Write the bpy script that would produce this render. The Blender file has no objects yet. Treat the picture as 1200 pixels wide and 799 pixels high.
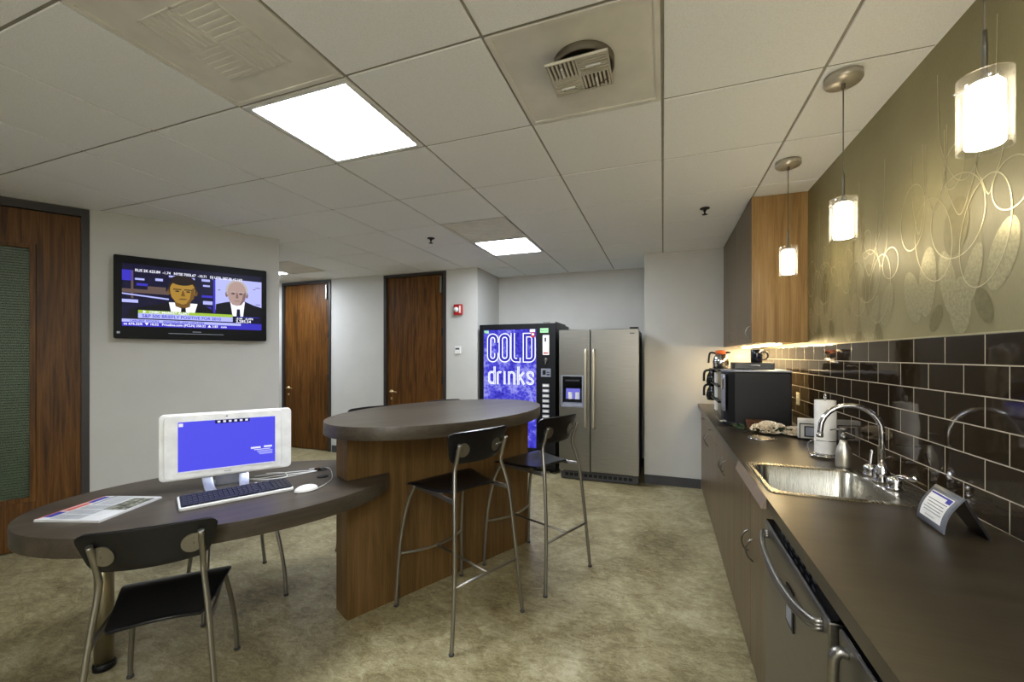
import bpy, math, random
from mathutils import Vector, Matrix
PI = math.pi
random.seed(7)
scene = bpy.context.scene
COL = scene.collection
CE = 2.574                     # ceiling height
TILE = 0.6096

# ------------------------------------------------------------------ materials
def lin(c):
    def f(v):
        v /= 255.0
        return v / 12.92 if v <= 0.04045 else ((v + 0.055) / 1.055) ** 2.4
    return (f(c[0]), f(c[1]), f(c[2]), 1.0)

def new_mat(name):
    m = bpy.data.materials.new(name)
    m.use_nodes = True
    nt = m.node_tree
    b = nt.nodes['Principled BSDF']
    return m, nt, b

def N(nt, typ, **kw):
    n = nt.nodes.new(typ)
    for k, v in kw.items():
        setattr(n, k, v)
    return n

def ramp(nt, fac, stops):
    r = N(nt, 'ShaderNodeValToRGB')
    els = r.color_ramp.elements
    while len(els) < len(stops):
        els.new(0.5)
    for e, (p, c) in zip(els, stops):
        e.position = p
        e.color = c if len(c) == 4 else lin(c)
    nt.links.new(fac, r.inputs['Fac'])
    return r.outputs['Color']

def coords(nt, scale=(1, 1, 1), rot=(0, 0, 0), loc=(0, 0, 0)):
    tc = N(nt, 'ShaderNodeTexCoord')
    mp = N(nt, 'ShaderNodeMapping')
    mp.inputs['Scale'].default_value = scale
    mp.inputs['Rotation'].default_value = rot
    mp.inputs['Location'].default_value = loc
    nt.links.new(tc.outputs['Object'], mp.inputs['Vector'])
    return mp.outputs['Vector']

def noise(nt, vec, scale, detail=4.0, rough=0.55, dist=0.0):
    n = N(nt, 'ShaderNodeTexNoise')
    n.inputs['Scale'].default_value = scale
    n.inputs['Detail'].default_value = detail
    n.inputs['Roughness'].default_value = rough
    n.inputs['Distortion'].default_value = dist
    nt.links.new(vec, n.inputs['Vector'])
    return n.outputs['Fac']

def bump(nt, b, h, strength, dist=0.01):
    bp = N(nt, 'ShaderNodeBump')
    bp.inputs['Strength'].default_value = strength
    bp.inputs['Distance'].default_value = dist
    nt.links.new(h, bp.inputs['Height'])
    nt.links.new(bp.outputs['Normal'], b.inputs['Normal'])

def plain(name, c, rough=0.5, metal=0.0, spec=0.5, var=0.04, vscale=12.0):
    """a colour with a slight procedural mottling"""
    m, nt, b = new_mat(name)
    v = coords(nt)
    f = noise(nt, v, vscale, 3.0)
    lo = tuple(max(0, x * (1 - var)) for x in c)
    hi = tuple(min(255, x * (1 + var)) for x in c)
    nt.links.new(ramp(nt, f, [(0.35, lo), (0.65, hi)]), b.inputs['Base Color'])
    b.inputs['Roughness'].default_value = rough
    b.inputs['Metallic'].default_value = metal
    b.inputs['Specular IOR Level'].default_value = spec
    return m

def emit(name, c, strength, base=(6, 6, 8)):
    m, nt, b = new_mat(name)
    b.inputs['Base Color'].default_value = lin(base)
    b.inputs['Emission Color'].default_value = lin(c)
    b.inputs['Emission Strength'].default_value = strength
    b.inputs['Roughness'].default_value = 0.35
    b.inputs['Specular IOR Level'].default_value = 0.15
    return m

def wood(name, c_dark, c_mid, c_light, axis='z', scale=1.0, rough=0.35, spec=0.4, cath=0.0):
    m, nt, b = new_mat(name)
    s = {'z': (9, 9, 0.55), 'x': (0.55, 9, 9), 'y': (9, 0.55, 9)}[axis]
    v = coords(nt, tuple(k * scale for k in s))
    f1 = noise(nt, v, 2.2, 6.0, 0.6, 0.6 + cath)
    s2 = {'z': (90, 90, 2.0), 'x': (2.0, 90, 90), 'y': (90, 2.0, 90)}[axis]
    v2 = coords(nt, tuple(k * scale for k in s2))
    f2 = noise(nt, v2, 1.6, 3.0, 0.6)
    mx = N(nt, 'ShaderNodeMath', operation='MULTIPLY_ADD')
    nt.links.new(f2, mx.inputs[0]); mx.inputs[1].default_value = 0.45
    nt.links.new(f1, mx.inputs[2])
    sb = N(nt, 'ShaderNodeMath', operation='SUBTRACT')
    nt.links.new(mx.outputs[0], sb.inputs[0]); sb.inputs[1].default_value = 0.22
    nt.links.new(ramp(nt, sb.outputs[0], [(0.32, c_dark), (0.5, c_mid), (0.7, c_light)]), b.inputs['Base Color'])
    b.inputs['Roughness'].default_value = rough
    b.inputs['Specular IOR Level'].default_value = spec
    return m

def metal(name, c, rough=0.3, brushed=None):
    m, nt, b = new_mat(name)
    if brushed:
        v = coords(nt, brushed)
        f = noise(nt, v, 3.0, 3.0)
        lo = tuple(x * 0.93 for x in c); hi = tuple(min(255, x * 1.05) for x in c)
        nt.links.new(ramp(nt, f, [(0.3, lo), (0.7, hi)]), b.inputs['Base Color'])
        rr = N(nt, 'ShaderNodeMapRange')
        rr.inputs['To Min'].default_value = rough * 0.85
        rr.inputs['To Max'].default_value = rough * 1.2
        nt.links.new(f, rr.inputs['Value'])
        nt.links.new(rr.outputs['Result'], b.inputs['Roughness'])
    else:
        b.inputs['Base Color'].default_value = lin(c)
        b.inputs['Roughness'].default_value = rough
    b.inputs['Metallic'].default_value = 1.0
    return m

M = {}
# floor: mottled sheet
m, nt, b = new_mat('floor_marmoleum')
v = coords(nt, (1, 1.0, 1))
f1 = noise(nt, v, 1.7, 7.0, 0.62, 1.2)
v2 = coords(nt, (1.0, 1.9, 1), rot=(0, 0, 0.35))
f2 = noise(nt, v2, 9.0, 8.0, 0.7, 1.8)
v3 = coords(nt, (1.3, 2.6, 1), rot=(0, 0, 0.25))
f3 = noise(nt, v3, 34.0, 6.0, 0.7, 1.8)
a1 = N(nt, 'ShaderNodeMath', operation='MULTIPLY_ADD'); nt.links.new(f1, a1.inputs[0]); a1.inputs[1].default_value = 0.42
a2 = N(nt, 'ShaderNodeMath', operation='MULTIPLY'); nt.links.new(f2, a2.inputs[0]); a2.inputs[1].default_value = 0.36
nt.links.new(a2.outputs[0], a1.inputs[2])
a3 = N(nt, 'ShaderNodeMath', operation='MULTIPLY_ADD'); nt.links.new(f3, a3.inputs[0]); a3.inputs[1].default_value = 0.34
nt.links.new(a1.outputs[0], a3.inputs[2])
nt.links.new(ramp(nt, a3.outputs[0], [(0.43, (92, 80, 54)), (0.52, (130, 119, 86)), (0.585, (154, 144, 110)), (0.68, (186, 177, 146))]), b.inputs['Base Color'])
b.inputs['Roughness'].default_value = 0.36
b.inputs['Specular IOR Level'].default_value = 0.35
M['floor'] = m

M['wall'] = plain('wall_paint', (196, 195, 190), 0.7, 0, 0.25, 0.01, 3)
# ceiling tile
m, nt, b = new_mat('ceiling_tile')
v = coords(nt)
f = noise(nt, v, 260.0, 2.0, 0.7)
nt.links.new(ramp(nt, f, [(0.3, (232, 233, 233)), (0.55, (246, 248, 249))]), b.inputs['Base Color'])
bump(nt, b, f, 0.25, 0.004)
b.inputs['Roughness'].default_value = 0.95
M['ceil'] = m
M['grid'] = plain('ceiling_grid_paint', (150, 146, 136), 0.6)
M['plastic_panel'] = plain('vent_panel_plastic', (222, 219, 210), 0.45, 0, 0.4, 0.03, 5)
M['plastic_grille'] = plain('vent_grille_plastic', (205, 200, 186), 0.5)
M['duct'] = plain('duct_grey', (96, 88, 74), 0.6)
# wallpaper
m, nt, b = new_mat('olive_wallpaper')
v = coords(nt, (1, 1, 1))
f = noise(nt, v, 2.0, 3.0)
v2 = coords(nt, (1, 260, 40)); f2 = noise(nt, v2, 1.0, 2.0)
ad = N(nt, 'ShaderNodeMath', operation='MULTIPLY_ADD'); nt.links.new(f2, ad.inputs[0]); ad.inputs[1].default_value = 0.35; nt.links.new(f, ad.inputs[2])
nt.links.new(ramp(nt, ad.outputs[0], [(0.45, (124, 117, 80)), (0.9, (146, 139, 101))]), b.inputs['Base Color'])
b.inputs['Roughness'].default_value = 0.45; b.inputs['Metallic'].default_value = 0.15
M['paper_wall'] = m
M['motif_line'] = plain('wallpaper_motif_line', (196, 188, 150), 0.3, 0.55, 0.5, 0.03)
M['motif_leaf'] = plain('wallpaper_motif_leaf', (160, 153, 116), 0.33, 0.5, 0.5, 0.08, 90)
M['motif_dark'] = plain('wallpaper_motif_dark', (114, 107, 70), 0.45, 0.35, 0.5, 0.05, 60)
# tile backsplash
m, nt, b = new_mat('brown_glass_tile')
tc = N(nt, 'ShaderNodeTexCoord'); sp = N(nt, 'ShaderNodeSeparateXYZ'); cb = N(nt, 'ShaderNodeCombineXYZ')
nt.links.new(tc.outputs['Object'], sp.inputs[0])
sy = N(nt, 'ShaderNodeMath', operation='SUBTRACT'); nt.links.new(sp.outputs['Y'], sy.inputs[0]); sy.inputs[1].default_value = 0.151 - 0.195 * 20
sz = N(nt, 'ShaderNodeMath', operation='SUBTRACT'); nt.links.new(sp.outputs['Z'], sz.inputs[0]); sz.inputs[1].default_value = 0.915
nt.links.new(sy.outputs[0], cb.inputs['X']); nt.links.new(sz.outputs[0], cb.inputs['Y'])
br = N(nt, 'ShaderNodeTexBrick')
br.offset = 0.5; br.offset_frequency = 2
br.inputs['Scale'].default_value = 1.0
br.inputs['Brick Width'].default_value = 0.195
br.inputs['Row Height'].default_value = 0.0972
br.inputs['Mortar Size'].default_value = 0.0021
br.inputs['Mortar Smooth'].default_value = 0.1
br.inputs['Color1'].default_value = lin((40, 31, 20)); br.inputs['Color2'].default_value = lin((46, 36, 23))
br.inputs['Mortar'].default_value = lin((176, 168, 146))
nt.links.new(cb.outputs[0], br.inputs['Vector'])
nt.links.new(br.outputs['Color'], b.inputs['Base Color'])
mr = N(nt, 'ShaderNodeMapRange'); nt.links.new(br.outputs['Fac'], mr.inputs['Value'])
mr.inputs['To Min'].default_value = 0.06; mr.inputs['To Max'].default_value = 0.7
nt.links.new(mr.outputs['Result'], b.inputs['Roughness'])
nw = noise(nt, coords(nt, (1, 6, 9)), 1.0, 2.0)
inv = N(nt, 'ShaderNodeMath', operation='MULTIPLY_ADD'); nt.links.new(br.outputs['Fac'], inv.inputs[0]); inv.inputs[1].default_value = -0.6
nt.links.new(nw, inv.inputs[2])
bump(nt, b, inv.outputs[0], 0.10, 0.01)
b.inputs['Specular IOR Level'].default_value = 0.55
M['tile'] = m

M['oak_door'] = wood('oak_door_veneer', (54, 32, 9), (86, 53, 17), (110, 72, 29), 'z', 1.0, 0.42, 0.25, 0.8)
M['walnut'] = wood('walnut_panel', (76, 55, 28), (94, 70, 38), (110, 84, 50), 'z', 1.3, 0.36, 0.35)
M['cab_side'] = wood('cabinet_oak_side', (124, 95, 55), (148, 116, 70), (168, 136, 88), 'z', 1.0, 0.42, 0.3)
M['cab_front'] = wood('cabinet_laminate_front', (84, 68, 48), (100, 83, 60), (116, 98, 72), 'z', 1.3, 0.36, 0.4)
M['bar_lam'] = wood('bar_laminate', (57, 50, 41), (67, 59, 49), (78, 70, 59), 'x', 0.7, 0.38, 0.35)
M['counter'] = wood('counter_laminate', (43, 36, 25), (52, 44, 31), (61, 52, 38), 'x', 0.6, 0.3, 0.5)
M['counter_edge'] = wood('counter_edge_laminate', (64, 54, 44), (82, 70, 57), (94, 82, 68), 'y', 0.6, 0.4, 0.4)
M['lit_edge'] = plain('painted_bright_edge', (128, 111, 93), 0.35)  # worktop edge colour lightened to stand for the light it reflects
M['frame'] = plain('dark_bronze_frame', (44, 40, 38), 0.45)
M['base'] = plain('grey_rubber_base', (62, 62, 64), 0.55)
M['steel'] = metal('brushed_steel', (140, 137, 130), 0.36, (1.5, 1.5, 160))
M['steel_h'] = metal('brushed_steel_across', (150, 146, 136), 0.34, (1.5, 160, 160))
M['sinksteel'] = metal('sink_steel', (152, 147, 134), 0.27, (80, 3, 3))
M['nickel'] = plain('satin_nickel', (186, 180, 166), 0.35, 0.55)
M['soapsteel'] = metal('satin_bottle_steel', (208, 202, 186), 0.42)
M['chrome'] = metal('chrome', (215, 214, 216), 0.06)
M['chair_metal'] = metal('satin_chair_tube', (150, 147, 140), 0.38)
M['brass'] = metal('satin_brass', (206, 184, 140), 0.35)
M['leg_metal'] = metal('warm_steel_leg', (178, 170, 146), 0.32)
M['black'] = plain('black_plastic', (17, 17, 19), 0.42, 0, 0.3)
M['gloss_black'] = plain('gloss_black', (12, 12, 14), 0.12)
M['tv_case'] = plain('black_satin_case', (9, 9, 10), 0.4, 0, 0.15)
M['black_seat'] = plain('black_lacquered_ply', (17, 16, 17), 0.3, 0, 0.35, 0.05)
M['white'] = plain('white_plastic', (232, 232, 230), 0.35)
M['newsprint'] = plain('newsprint', (206, 205, 204), 0.85)
M['whitepaper'] = plain('white_paper', (236, 233, 226), 0.8)
M['cream'] = plain('cream_plastic', (226, 216, 176), 0.45)
M['red'] = plain('red_enamel', (168, 28, 24), 0.4)
M['orange'] = plain('orange_lid', (206, 96, 40), 0.45)
M['silver'] = plain('silver_plastic', (150, 154, 168), 0.35, 0.4)
M['greyacr'] = plain('grey_sign_plastic', (98, 100, 106), 0.4)
M['leaf'] = plain('dark_green_leaf', (38, 56, 34), 0.5, 0, 0.4, 0.25, 60)
M['petal'] = plain('cream_petal', (238, 226, 204), 0.7, 0, 0.3, 0.05, 60)
M['wicker'] = plain('brown_wicker', (92, 58, 34), 0.7, 0, 0.3, 0.3, 140)
M['print_blue'] = plain('blue_ink', (52, 54, 150), 0.7)
M['print_red'] = plain('red_ink', (196, 90, 76), 0.7)
M['print_grey'] = plain('grey_ink', (140, 146, 152), 0.8)
M['print_photo'] = plain('photo_ink', (104, 104, 92), 0.8, 0, 0.3, 0.5, 60)
M['ink'] = plain('dark_ink', (60, 62, 70), 0.8)
M['green_st'] = plain('green_sticker', (150, 206, 150), 0.6)
M['mugblue'] = plain('dark_mug_glaze', (16, 18, 30), 0.12)
M['slat'] = plain('blind_slat_green', (112, 122, 108), 0.4)
M['hole'] = plain('dark_void', (10, 10, 10), 0.8)
M['key'] = plain('key_grey', (36, 37, 46), 0.5)
M['keygap'] = plain('keyboard_well', (24, 25, 36), 0.6)
# clear glass that lets the lamp's light through
m, nt, b = new_mat('clear_glass')
nt.nodes.remove(b)
out = nt.nodes['Material Output']
tr = N(nt, 'ShaderNodeBsdfTransparent'); gl = N(nt, 'ShaderNodeBsdfGlossy'); mx = N(nt, 'ShaderNodeMixShader')
gl.inputs['Roughness'].default_value = 0.03
tr.inputs['Color'].default_value = (0.96, 0.96, 0.94, 1)
lw = N(nt, 'ShaderNodeLayerWeight'); lw.inputs['Blend'].default_value = 0.25
cl = N(nt, 'ShaderNodeMath', operation='MULTIPLY_ADD'); nt.links.new(lw.outputs['Facing'], cl.inputs[0]); cl.inputs[1].default_value = 0.42; cl.inputs[2].default_value = 0.02
df = N(nt, 'ShaderNodeBsdfTranslucent'); df.inputs['Color'].default_value = (0.9, 0.9, 0.88, 1)
m2 = N(nt, 'ShaderNodeMixShader'); m2.inputs[0].default_value = 0.22
nt.links.new(gl.outputs[0], m2.inputs[1]); nt.links.new(df.outputs[0], m2.inputs[2])
nt.links.new(cl.outputs[0], mx.inputs[0]); nt.links.new(tr.outputs[0], mx.inputs[1]); nt.links.new(m2.outputs[0], mx.inputs[2])
nt.links.new(mx.outputs[0], out.inputs['Surface'])
M['glass'] = m
# ribbed door glass: the same, with a blurred reflection
m, nt, b = new_mat('ribbed_door_glass')
nt.nodes.remove(b)
out = nt.nodes['Material Output']
tr = N(nt, 'ShaderNodeBsdfTransparent'); gl = N(nt, 'ShaderNodeBsdfGlossy'); mx = N(nt, 'ShaderNodeMixShader')
tr.inputs['Color'].default_value = (0.62, 0.70, 0.60, 1); gl.inputs['Roughness'].default_value = 0.5; gl.inputs['Color'].default_value = (0.6, 0.66, 0.58, 1)
mx.inputs[0].default_value = 0.08
nt.links.new(tr.outputs[0], mx.inputs[1]); nt.links.new(gl.outputs[0], mx.inputs[2]); nt.links.new(mx.outputs[0], out.inputs['Surface'])
M['door_glass'] = m
M['troffer'] = emit('troffer_diffuser', (236, 244, 255), 24.0, (240, 240, 240))
M['pendant'] = emit('pendant_opal_glass', (255, 236, 202), 17.0, (240, 240, 235))
M['underlight'] = emit('undercabinet_tube', (255, 226, 172), 42.0, (240, 240, 235))
M['mon_blue'] = emit('monitor_blue', (84, 84, 236), 0.46)
M['mon_white'] = emit('monitor_white', (235, 235, 255), 0.48)
M['mon_dark'] = emit('monitor_dark', (14, 14, 70), 0.38)
M['tv_dark'] = emit('tv_dark', (16, 14, 48), 0.43)
M['tv_black'] = emit('tv_black', (10, 9, 18), 0.43)
M['tv_blue'] = emit('tv_blue', (58, 50, 190), 0.48)
M['tv_lblue'] = emit('tv_light_blue', (176, 180, 246), 0.53)
M['tv_white'] = emit('tv_white', (240, 240, 255), 0.55)
M['tv_skin'] = emit('tv_skin', (178, 138, 56), 0.43)
M['tv_skin_d'] = emit('tv_skin_shade', (118, 84, 34), 0.43)
M['tv_skin2'] = emit('tv_pale_skin', (186, 158, 150), 0.43)
M['tv_skin2_d'] = emit('tv_pale_skin_shade', (136, 106, 104), 0.43)
M['tv_hair'] = emit('tv_hair', (34, 24, 20), 0.43)
M['tv_grey'] = emit('tv_grey_hair', (196, 190, 190), 0.43)
M['tv_lime'] = emit('tv_lime', (162, 196, 62), 0.48)
M['tv_brown'] = emit('tv_brown', (104, 84, 78), 0.43)
M['disp_blue'] = emit('dispenser_glow', (120, 118, 220), 0.43)
M['vend_white'] = emit('vending_white', (225, 228, 255), 0.72)
M['vend_ink'] = emit('vending_ink', (62, 58, 190), 0.38)
m, nt, b = new_mat('vending_picture')
v = coords(nt)
vo = N(nt, 'ShaderNodeTexVoronoi'); vo.inputs['Scale'].default_value = 26.0; nt.links.new(v, vo.inputs['Vector'])
f = noise(nt, v, 3.2, 5.0, 0.65, 1.0)
f9 = noise(nt, v, 24.0, 4.0, 0.7, 1.5)
ad = N(nt, 'ShaderNodeMath', operation='MULTIPLY_ADD'); nt.links.new(vo.outputs['Distance'], ad.inputs[0]); ad.inputs[1].default_value = 0.25; nt.links.new(f, ad.inputs[2])
ad2 = N(nt, 'ShaderNodeMath', operation='MULTIPLY_ADD'); nt.links.new(f9, ad2.inputs[0]); ad2.inputs[1].default_value = 0.4; nt.links.new(ad.outputs[0], ad2.inputs[2])
col = ramp(nt, ad2.outputs[0], [(0.50, (20, 16, 92)), (0.66, (52, 46, 186)), (0.82, (82, 78, 228)), (0.96, (165, 165, 255))])
nt.links.new(col, b.inputs['Emission Color']); b.inputs['Emission Strength'].default_value = 0.38
b.inputs['Base Color'].default_value = lin((20, 20, 60)); b.inputs['Roughness'].default_value = 0.15
M['vend_pic'] = m

# ------------------------------------------------------------------ mesh builder
class MB:
    def __init__(s, T=None):
        s.v = []; s.f = []; s.m = []; s.sm = []; s.mats = []
        s.T = T or Matrix.Identity(4)
    def mi(s, mat):
        if mat not in s.mats: s.mats.append(mat)
        return s.mats.index(mat)
    def add(s, vs, fs, mat, smooth=False):
        o = len(s.v); k = s.mi(mat)
        s.v += [tuple(s.T @ Vector(p)) for p in vs]
        for f in fs:
            s.f.append(tuple(o + i for i in f)); s.m.append(k); s.sm.append(smooth)
    def box(s, x0, x1, y0, y1, z0, z1, mat):
        vs = [(x, y, z) for z in (z0, z1) for y in (y0, y1) for x in (x0, x1)]
        s.add(vs, [(0, 2, 3, 1), (4, 5, 7, 6), (0, 1, 5, 4), (2, 6, 7, 3), (0, 4, 6, 2), (1, 3, 7, 5)], mat)
    def prism(s, poly, z0, z1, mat, smooth=False, scale_top=1.0):
        n = len(poly)
        vs = [(p[0], p[1], z0) for p in poly] + [(p[0] * scale_top, p[1] * scale_top, z1) for p in poly]
        s.add(vs, [tuple(reversed(range(n))), tuple(range(n, 2 * n))], mat)
        o = len(s.v) - 2 * n; k = s.mi(mat)
        for i in range(n):
            j = (i + 1) % n
            s.f.append((o + i, o + j, o + n + j, o + n + i)); s.m.append(k); s.sm.append(smooth)
    def poly(s, pts, mat):
        s.add(pts, [tuple(range(len(pts)))], mat)
    def tube(s, pts, r, mat, n=10, caps=True, closed=False):
        pts = [Vector(p) for p in pts]
        L = len(pts)
        rs = r if isinstance(r, (list, tuple)) else [r] * L
        tang = []
        for i in range(L):
            if closed:
                t = pts[(i + 1) % L] - pts[i - 1]
            else:
                t = pts[min(i + 1, L - 1)] - pts[max(i - 1, 0)]
            tang.append(t.normalized())
        up = Vector((0, 0, 1)) if abs(tang[0].z) < 0.9 else Vector((1, 0, 0))
        a = tang[0].cross(up).normalized()
        vs = []
        for i in range(L):
            a = (a - tang[i] * a.dot(tang[i])).normalized()
            bb = tang[i].cross(a)
            for k in range(n):
                th = 2 * PI * k / n
                vs.append(pts[i] + (a * math.cos(th) + bb * math.sin(th)) * rs[i])
        fs = []
        for i in range(L if closed else L - 1):
            j = (i + 1) % L
            for k in range(n):
                q = (k + 1) % n
                fs.append((i * n + k, i * n + q, j * n + q, j * n + k))
        s.add(vs, fs, mat, True)
        if caps and not closed:
            o = len(s.v) - L * n; km = s.mi(mat)
            s.f.append(tuple(o + k for k in reversed(range(n)))); s.m.append(km); s.sm.append(False)
            s.f.append(tuple(o + (L - 1) * n + k for k in range(n))); s.m.append(km); s.sm.append(False)
    def cyl(s, p0, p1, r0, mat, r1=None, n=24):
        s.tube([p0, p1], [r0, r0 if r1 is None else r1], mat, n)
    def lathe(s, prof, mat, c=(0, 0, 0), n=32, smooth=True, axis='z'):
        vs = []; fs = []; L = len(prof)
        for r, z in prof:
            for k in range(n):
                th = 2 * PI * k / n
                p = (r * math.cos(th), r * math.sin(th), z)
                if axis == 'y': p = (p[0], p[2], p[1])
                if axis == 'x': p = (p[2], p[0], p[1])
                vs.append((c[0] + p[0], c[1] + p[1], c[2] + p[2]))
        for i in range(L - 1):
            for k in range(n):
                q = (k + 1) % n
                fs.append((i * n + k, i * n + q, (i + 1) * n + q, (i + 1) * n + k))
        s.add(vs, fs, mat, smooth)
        o = len(s.v) - L * n; km = s.mi(mat)
        if prof[0][0] > 1e-5: s.f.append(tuple(o + k for k in reversed(range(n)))); s.m.append(km); s.sm.append(False)
        if prof[-1][0] > 1e-5: s.f.append(tuple(o + (L - 1) * n + k for k in range(n))); s.m.append(km); s.sm.append(False)
    def shell(s, prof, mat, c=(0, 0, 0), n=32):
        """open lathe, no caps"""
        vs = []; fs = []; L = len(prof)
        for r, z in prof:
            for k in range(n):
                th = 2 * PI * k / n
                vs.append((c[0] + r * math.cos(th), c[1] + r * math.sin(th), c[2] + z))
        for i in range(L - 1):
            for k in range(n):
                q = (k + 1) % n
                fs.append((i * n + k, i * n + q, (i + 1) * n + q, (i + 1) * n + k))
        s.add(vs, fs, mat, True)
    def loops(s, lps, mat, smooth=True, cap0=False, cap1=False):
        n = len(lps[0]); vs = [p for l in lps for p in l]; fs = []
        for i in range(len(lps) - 1):
            for k in range(n):
                q = (k + 1) % n
                fs.append((i * n + k, i * n + q, (i + 1) * n + q, (i + 1) * n + k))
        s.add(vs, fs, mat, smooth)
        o = len(s.v) - len(vs); km = s.mi(mat)
        if cap0: s.f.append(tuple(o + k for k in reversed(range(n)))); s.m.append(km); s.sm.append(False)
        if cap1: s.f.append(tuple(o + (len(lps) - 1) * n + k for k in range(n))); s.m.append(km); s.sm.append(False)
    def grid(s, fn, nu, nv, mat, smooth=True):
        vs = [fn(i / nu, j / nv) for j in range(nv + 1) for i in range(nu + 1)]
        fs = [(j * (nu + 1) + i, j * (nu + 1) + i + 1, (j + 1) * (nu + 1) + i + 1, (j + 1) * (nu + 1) + i) for j in range(nv) for i in range(nu)]
        s.add(vs, fs, mat, smooth)
    def slab(s, fn, nu, nv, th, mat):
        """a curved board: fn(u,v) -> (point, normal); closed with thickness th"""
        top = []; bot = []
        for j in range(nv + 1):
            for i in range(nu + 1):
                p, nr = fn(i / nu, j / nv)
                p = Vector(p); nr = Vector(nr).normalized()
                top.append(p + nr * th / 2); bot.append(p - nr * th / 2)
        W = nu + 1; K = len(top)
        fs = []
        for j in range(nv):
            for i in range(nu):
                a, b_, c, d = j * W + i, j * W + i + 1, (j + 1) * W + i + 1, (j + 1) * W + i
                fs.append((a, b_, c, d)); fs.append((K + d, K + c, K + b_, K + a))
        s.add(top + bot, fs, mat, True)
        o = len(s.v) - 2 * K; km = s.mi(mat)
        edge = [i for i in range(W)] + [j * W + nu for j in range(1, nv + 1)] + [nv * W + i for i in range(nu - 1, -1, -1)] + [j * W for j in range(nv - 1, 0, -1)]
        for q in range(len(edge)):
            a, b_ = edge[q], edge[(q + 1) % len(edge)]
            s.f.append((o + b_, o + a, o + K + a, o + K + b_)); s.m.append(km); s.sm.append(False)
    def text(s, body, size, T, mat, align='LEFT', sx=1.0, bold=0.0):
        cu = bpy.data.curves.new('lettering', 'FONT')
        cu.body = body; cu.size = size; cu.align_x = align; cu.offset = bold; cu.resolution_u = 3
        ob = bpy.data.objects.new('lettering', cu)
        COL.objects.link(ob)
        dg = bpy.context.evaluated_depsgraph_get()
        me = bpy.data.meshes.new_from_object(ob.evaluated_get(dg))
        vs = [T @ Vector((p.co.x * sx, p.co.y, 0)) for p in me.vertices]
        s.add(vs, [tuple(p.vertices) for p in me.polygons], mat)
        bpy.data.objects.remove(ob); bpy.data.curves.remove(cu); bpy.data.meshes.remove(me)
    def build(s, name, parent=None, loc=(0, 0, 0), rz=0.0, bevel=0.0, seg=2, kind=None):
        me = bpy.data.meshes.new(name)
        me.from_pydata(s.v, [], s.f)
        for mt in s.mats: me.materials.append(M[mt])
        me.polygons.foreach_set('material_index', s.m)
        me.polygons.foreach_set('use_smooth', s.sm)
        me.update()
        o = bpy.data.objects.new(name, me)
        COL.objects.link(o)
        o.location = loc; o.rotation_euler = (0, 0, rz)
        if parent is not None: o.parent = parent
        if bevel > 0:
            bv = o.modifiers.new('edge', 'BEVEL'); bv.width = bevel; bv.segments = seg
            bv.limit_method = 'ANGLE'; bv.angle_limit = 0.7; bv.harden_normals = False
        if kind: o['kind'] = kind
        return o

def tag(o, label, cat, group=None):
    o['label'] = label; o['category'] = cat
    if group: o['group'] = group
    return o

def thing(name, label, cat, loc=(0, 0, 0), rz=0.0, group=None):
    o = bpy.data.objects.new(name, None)
    COL.objects.link(o)
    o.empty_display_size = 0.1
    o.location = loc; o.rotation_euler = (0, 0, rz)
    return tag(o, label, cat, group)

def dup(root, label, loc, rz=None):
    r = root.copy(); COL.objects.link(r); r.location = loc
    if rz is not None: r.rotation_euler = (0, 0, rz)
    r['label'] = label
    for ch in list(root.children):
        c = ch.copy(); COL.objects.link(c); c.parent = r
        for g in ch.children:
            d = g.copy(); COL.objects.link(d); d.parent = c
    return r

def smooth_path(pts, k=6):
    pts = [Vector(p) for p in pts]; out = []
    P = [pts[0]] + pts + [pts[-1]]
    for i in range(1, len(P) - 2):
        p0, p1, p2, p3 = P[i - 1], P[i], P[i + 1], P[i + 2]
        for j in range(k):
            t = j / k
            out.append(0.5 * ((2 * p1) + (p2 - p0) * t + (2 * p0 - 5 * p1 + 4 * p2 - p3) * t * t + (3 * p1 - p0 - 3 * p2 + p3) * t ** 3))
    out.append(pts[-1])
    return out

def rrect(x0, x1, y0, y1, r, n=5):
    pts = []
    for cx, cy, a in ((x1 - r, y1 - r, 0), (x0 + r, y1 - r, 90), (x0 + r, y0 + r, 180), (x1 - r, y0 + r, 270)):
        for i in range(n + 1):
            th = math.radians(a + 90 * i / n)
            pts.append((cx + r * math.cos(th), cy + r * math.sin(th)))
    return pts

def TR(loc, rz=0.0, rx=0.0, ry=0.0):
    return Matrix.Translation(loc) @ Matrix.Rotation(rz, 4, 'Z') @ Matrix.Rotation(ry, 4, 'Y') @ Matrix.Rotation(rx, 4, 'X')

FRONT = Matrix.Rotation(PI / 2, 4, 'X')      # a flat XY drawing stood up, facing -Y

# ------------------------------------------------------------------ room shell
XW = 0.945; YB = 4.9; YN = 5.65; XL = -7.3; YR = -2.5
b = MB(); b.box(XL, XW + 0.15, YR, YN + 0.15, -0.1, 0, 'floor'); b.build('floor', kind='structure')

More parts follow.
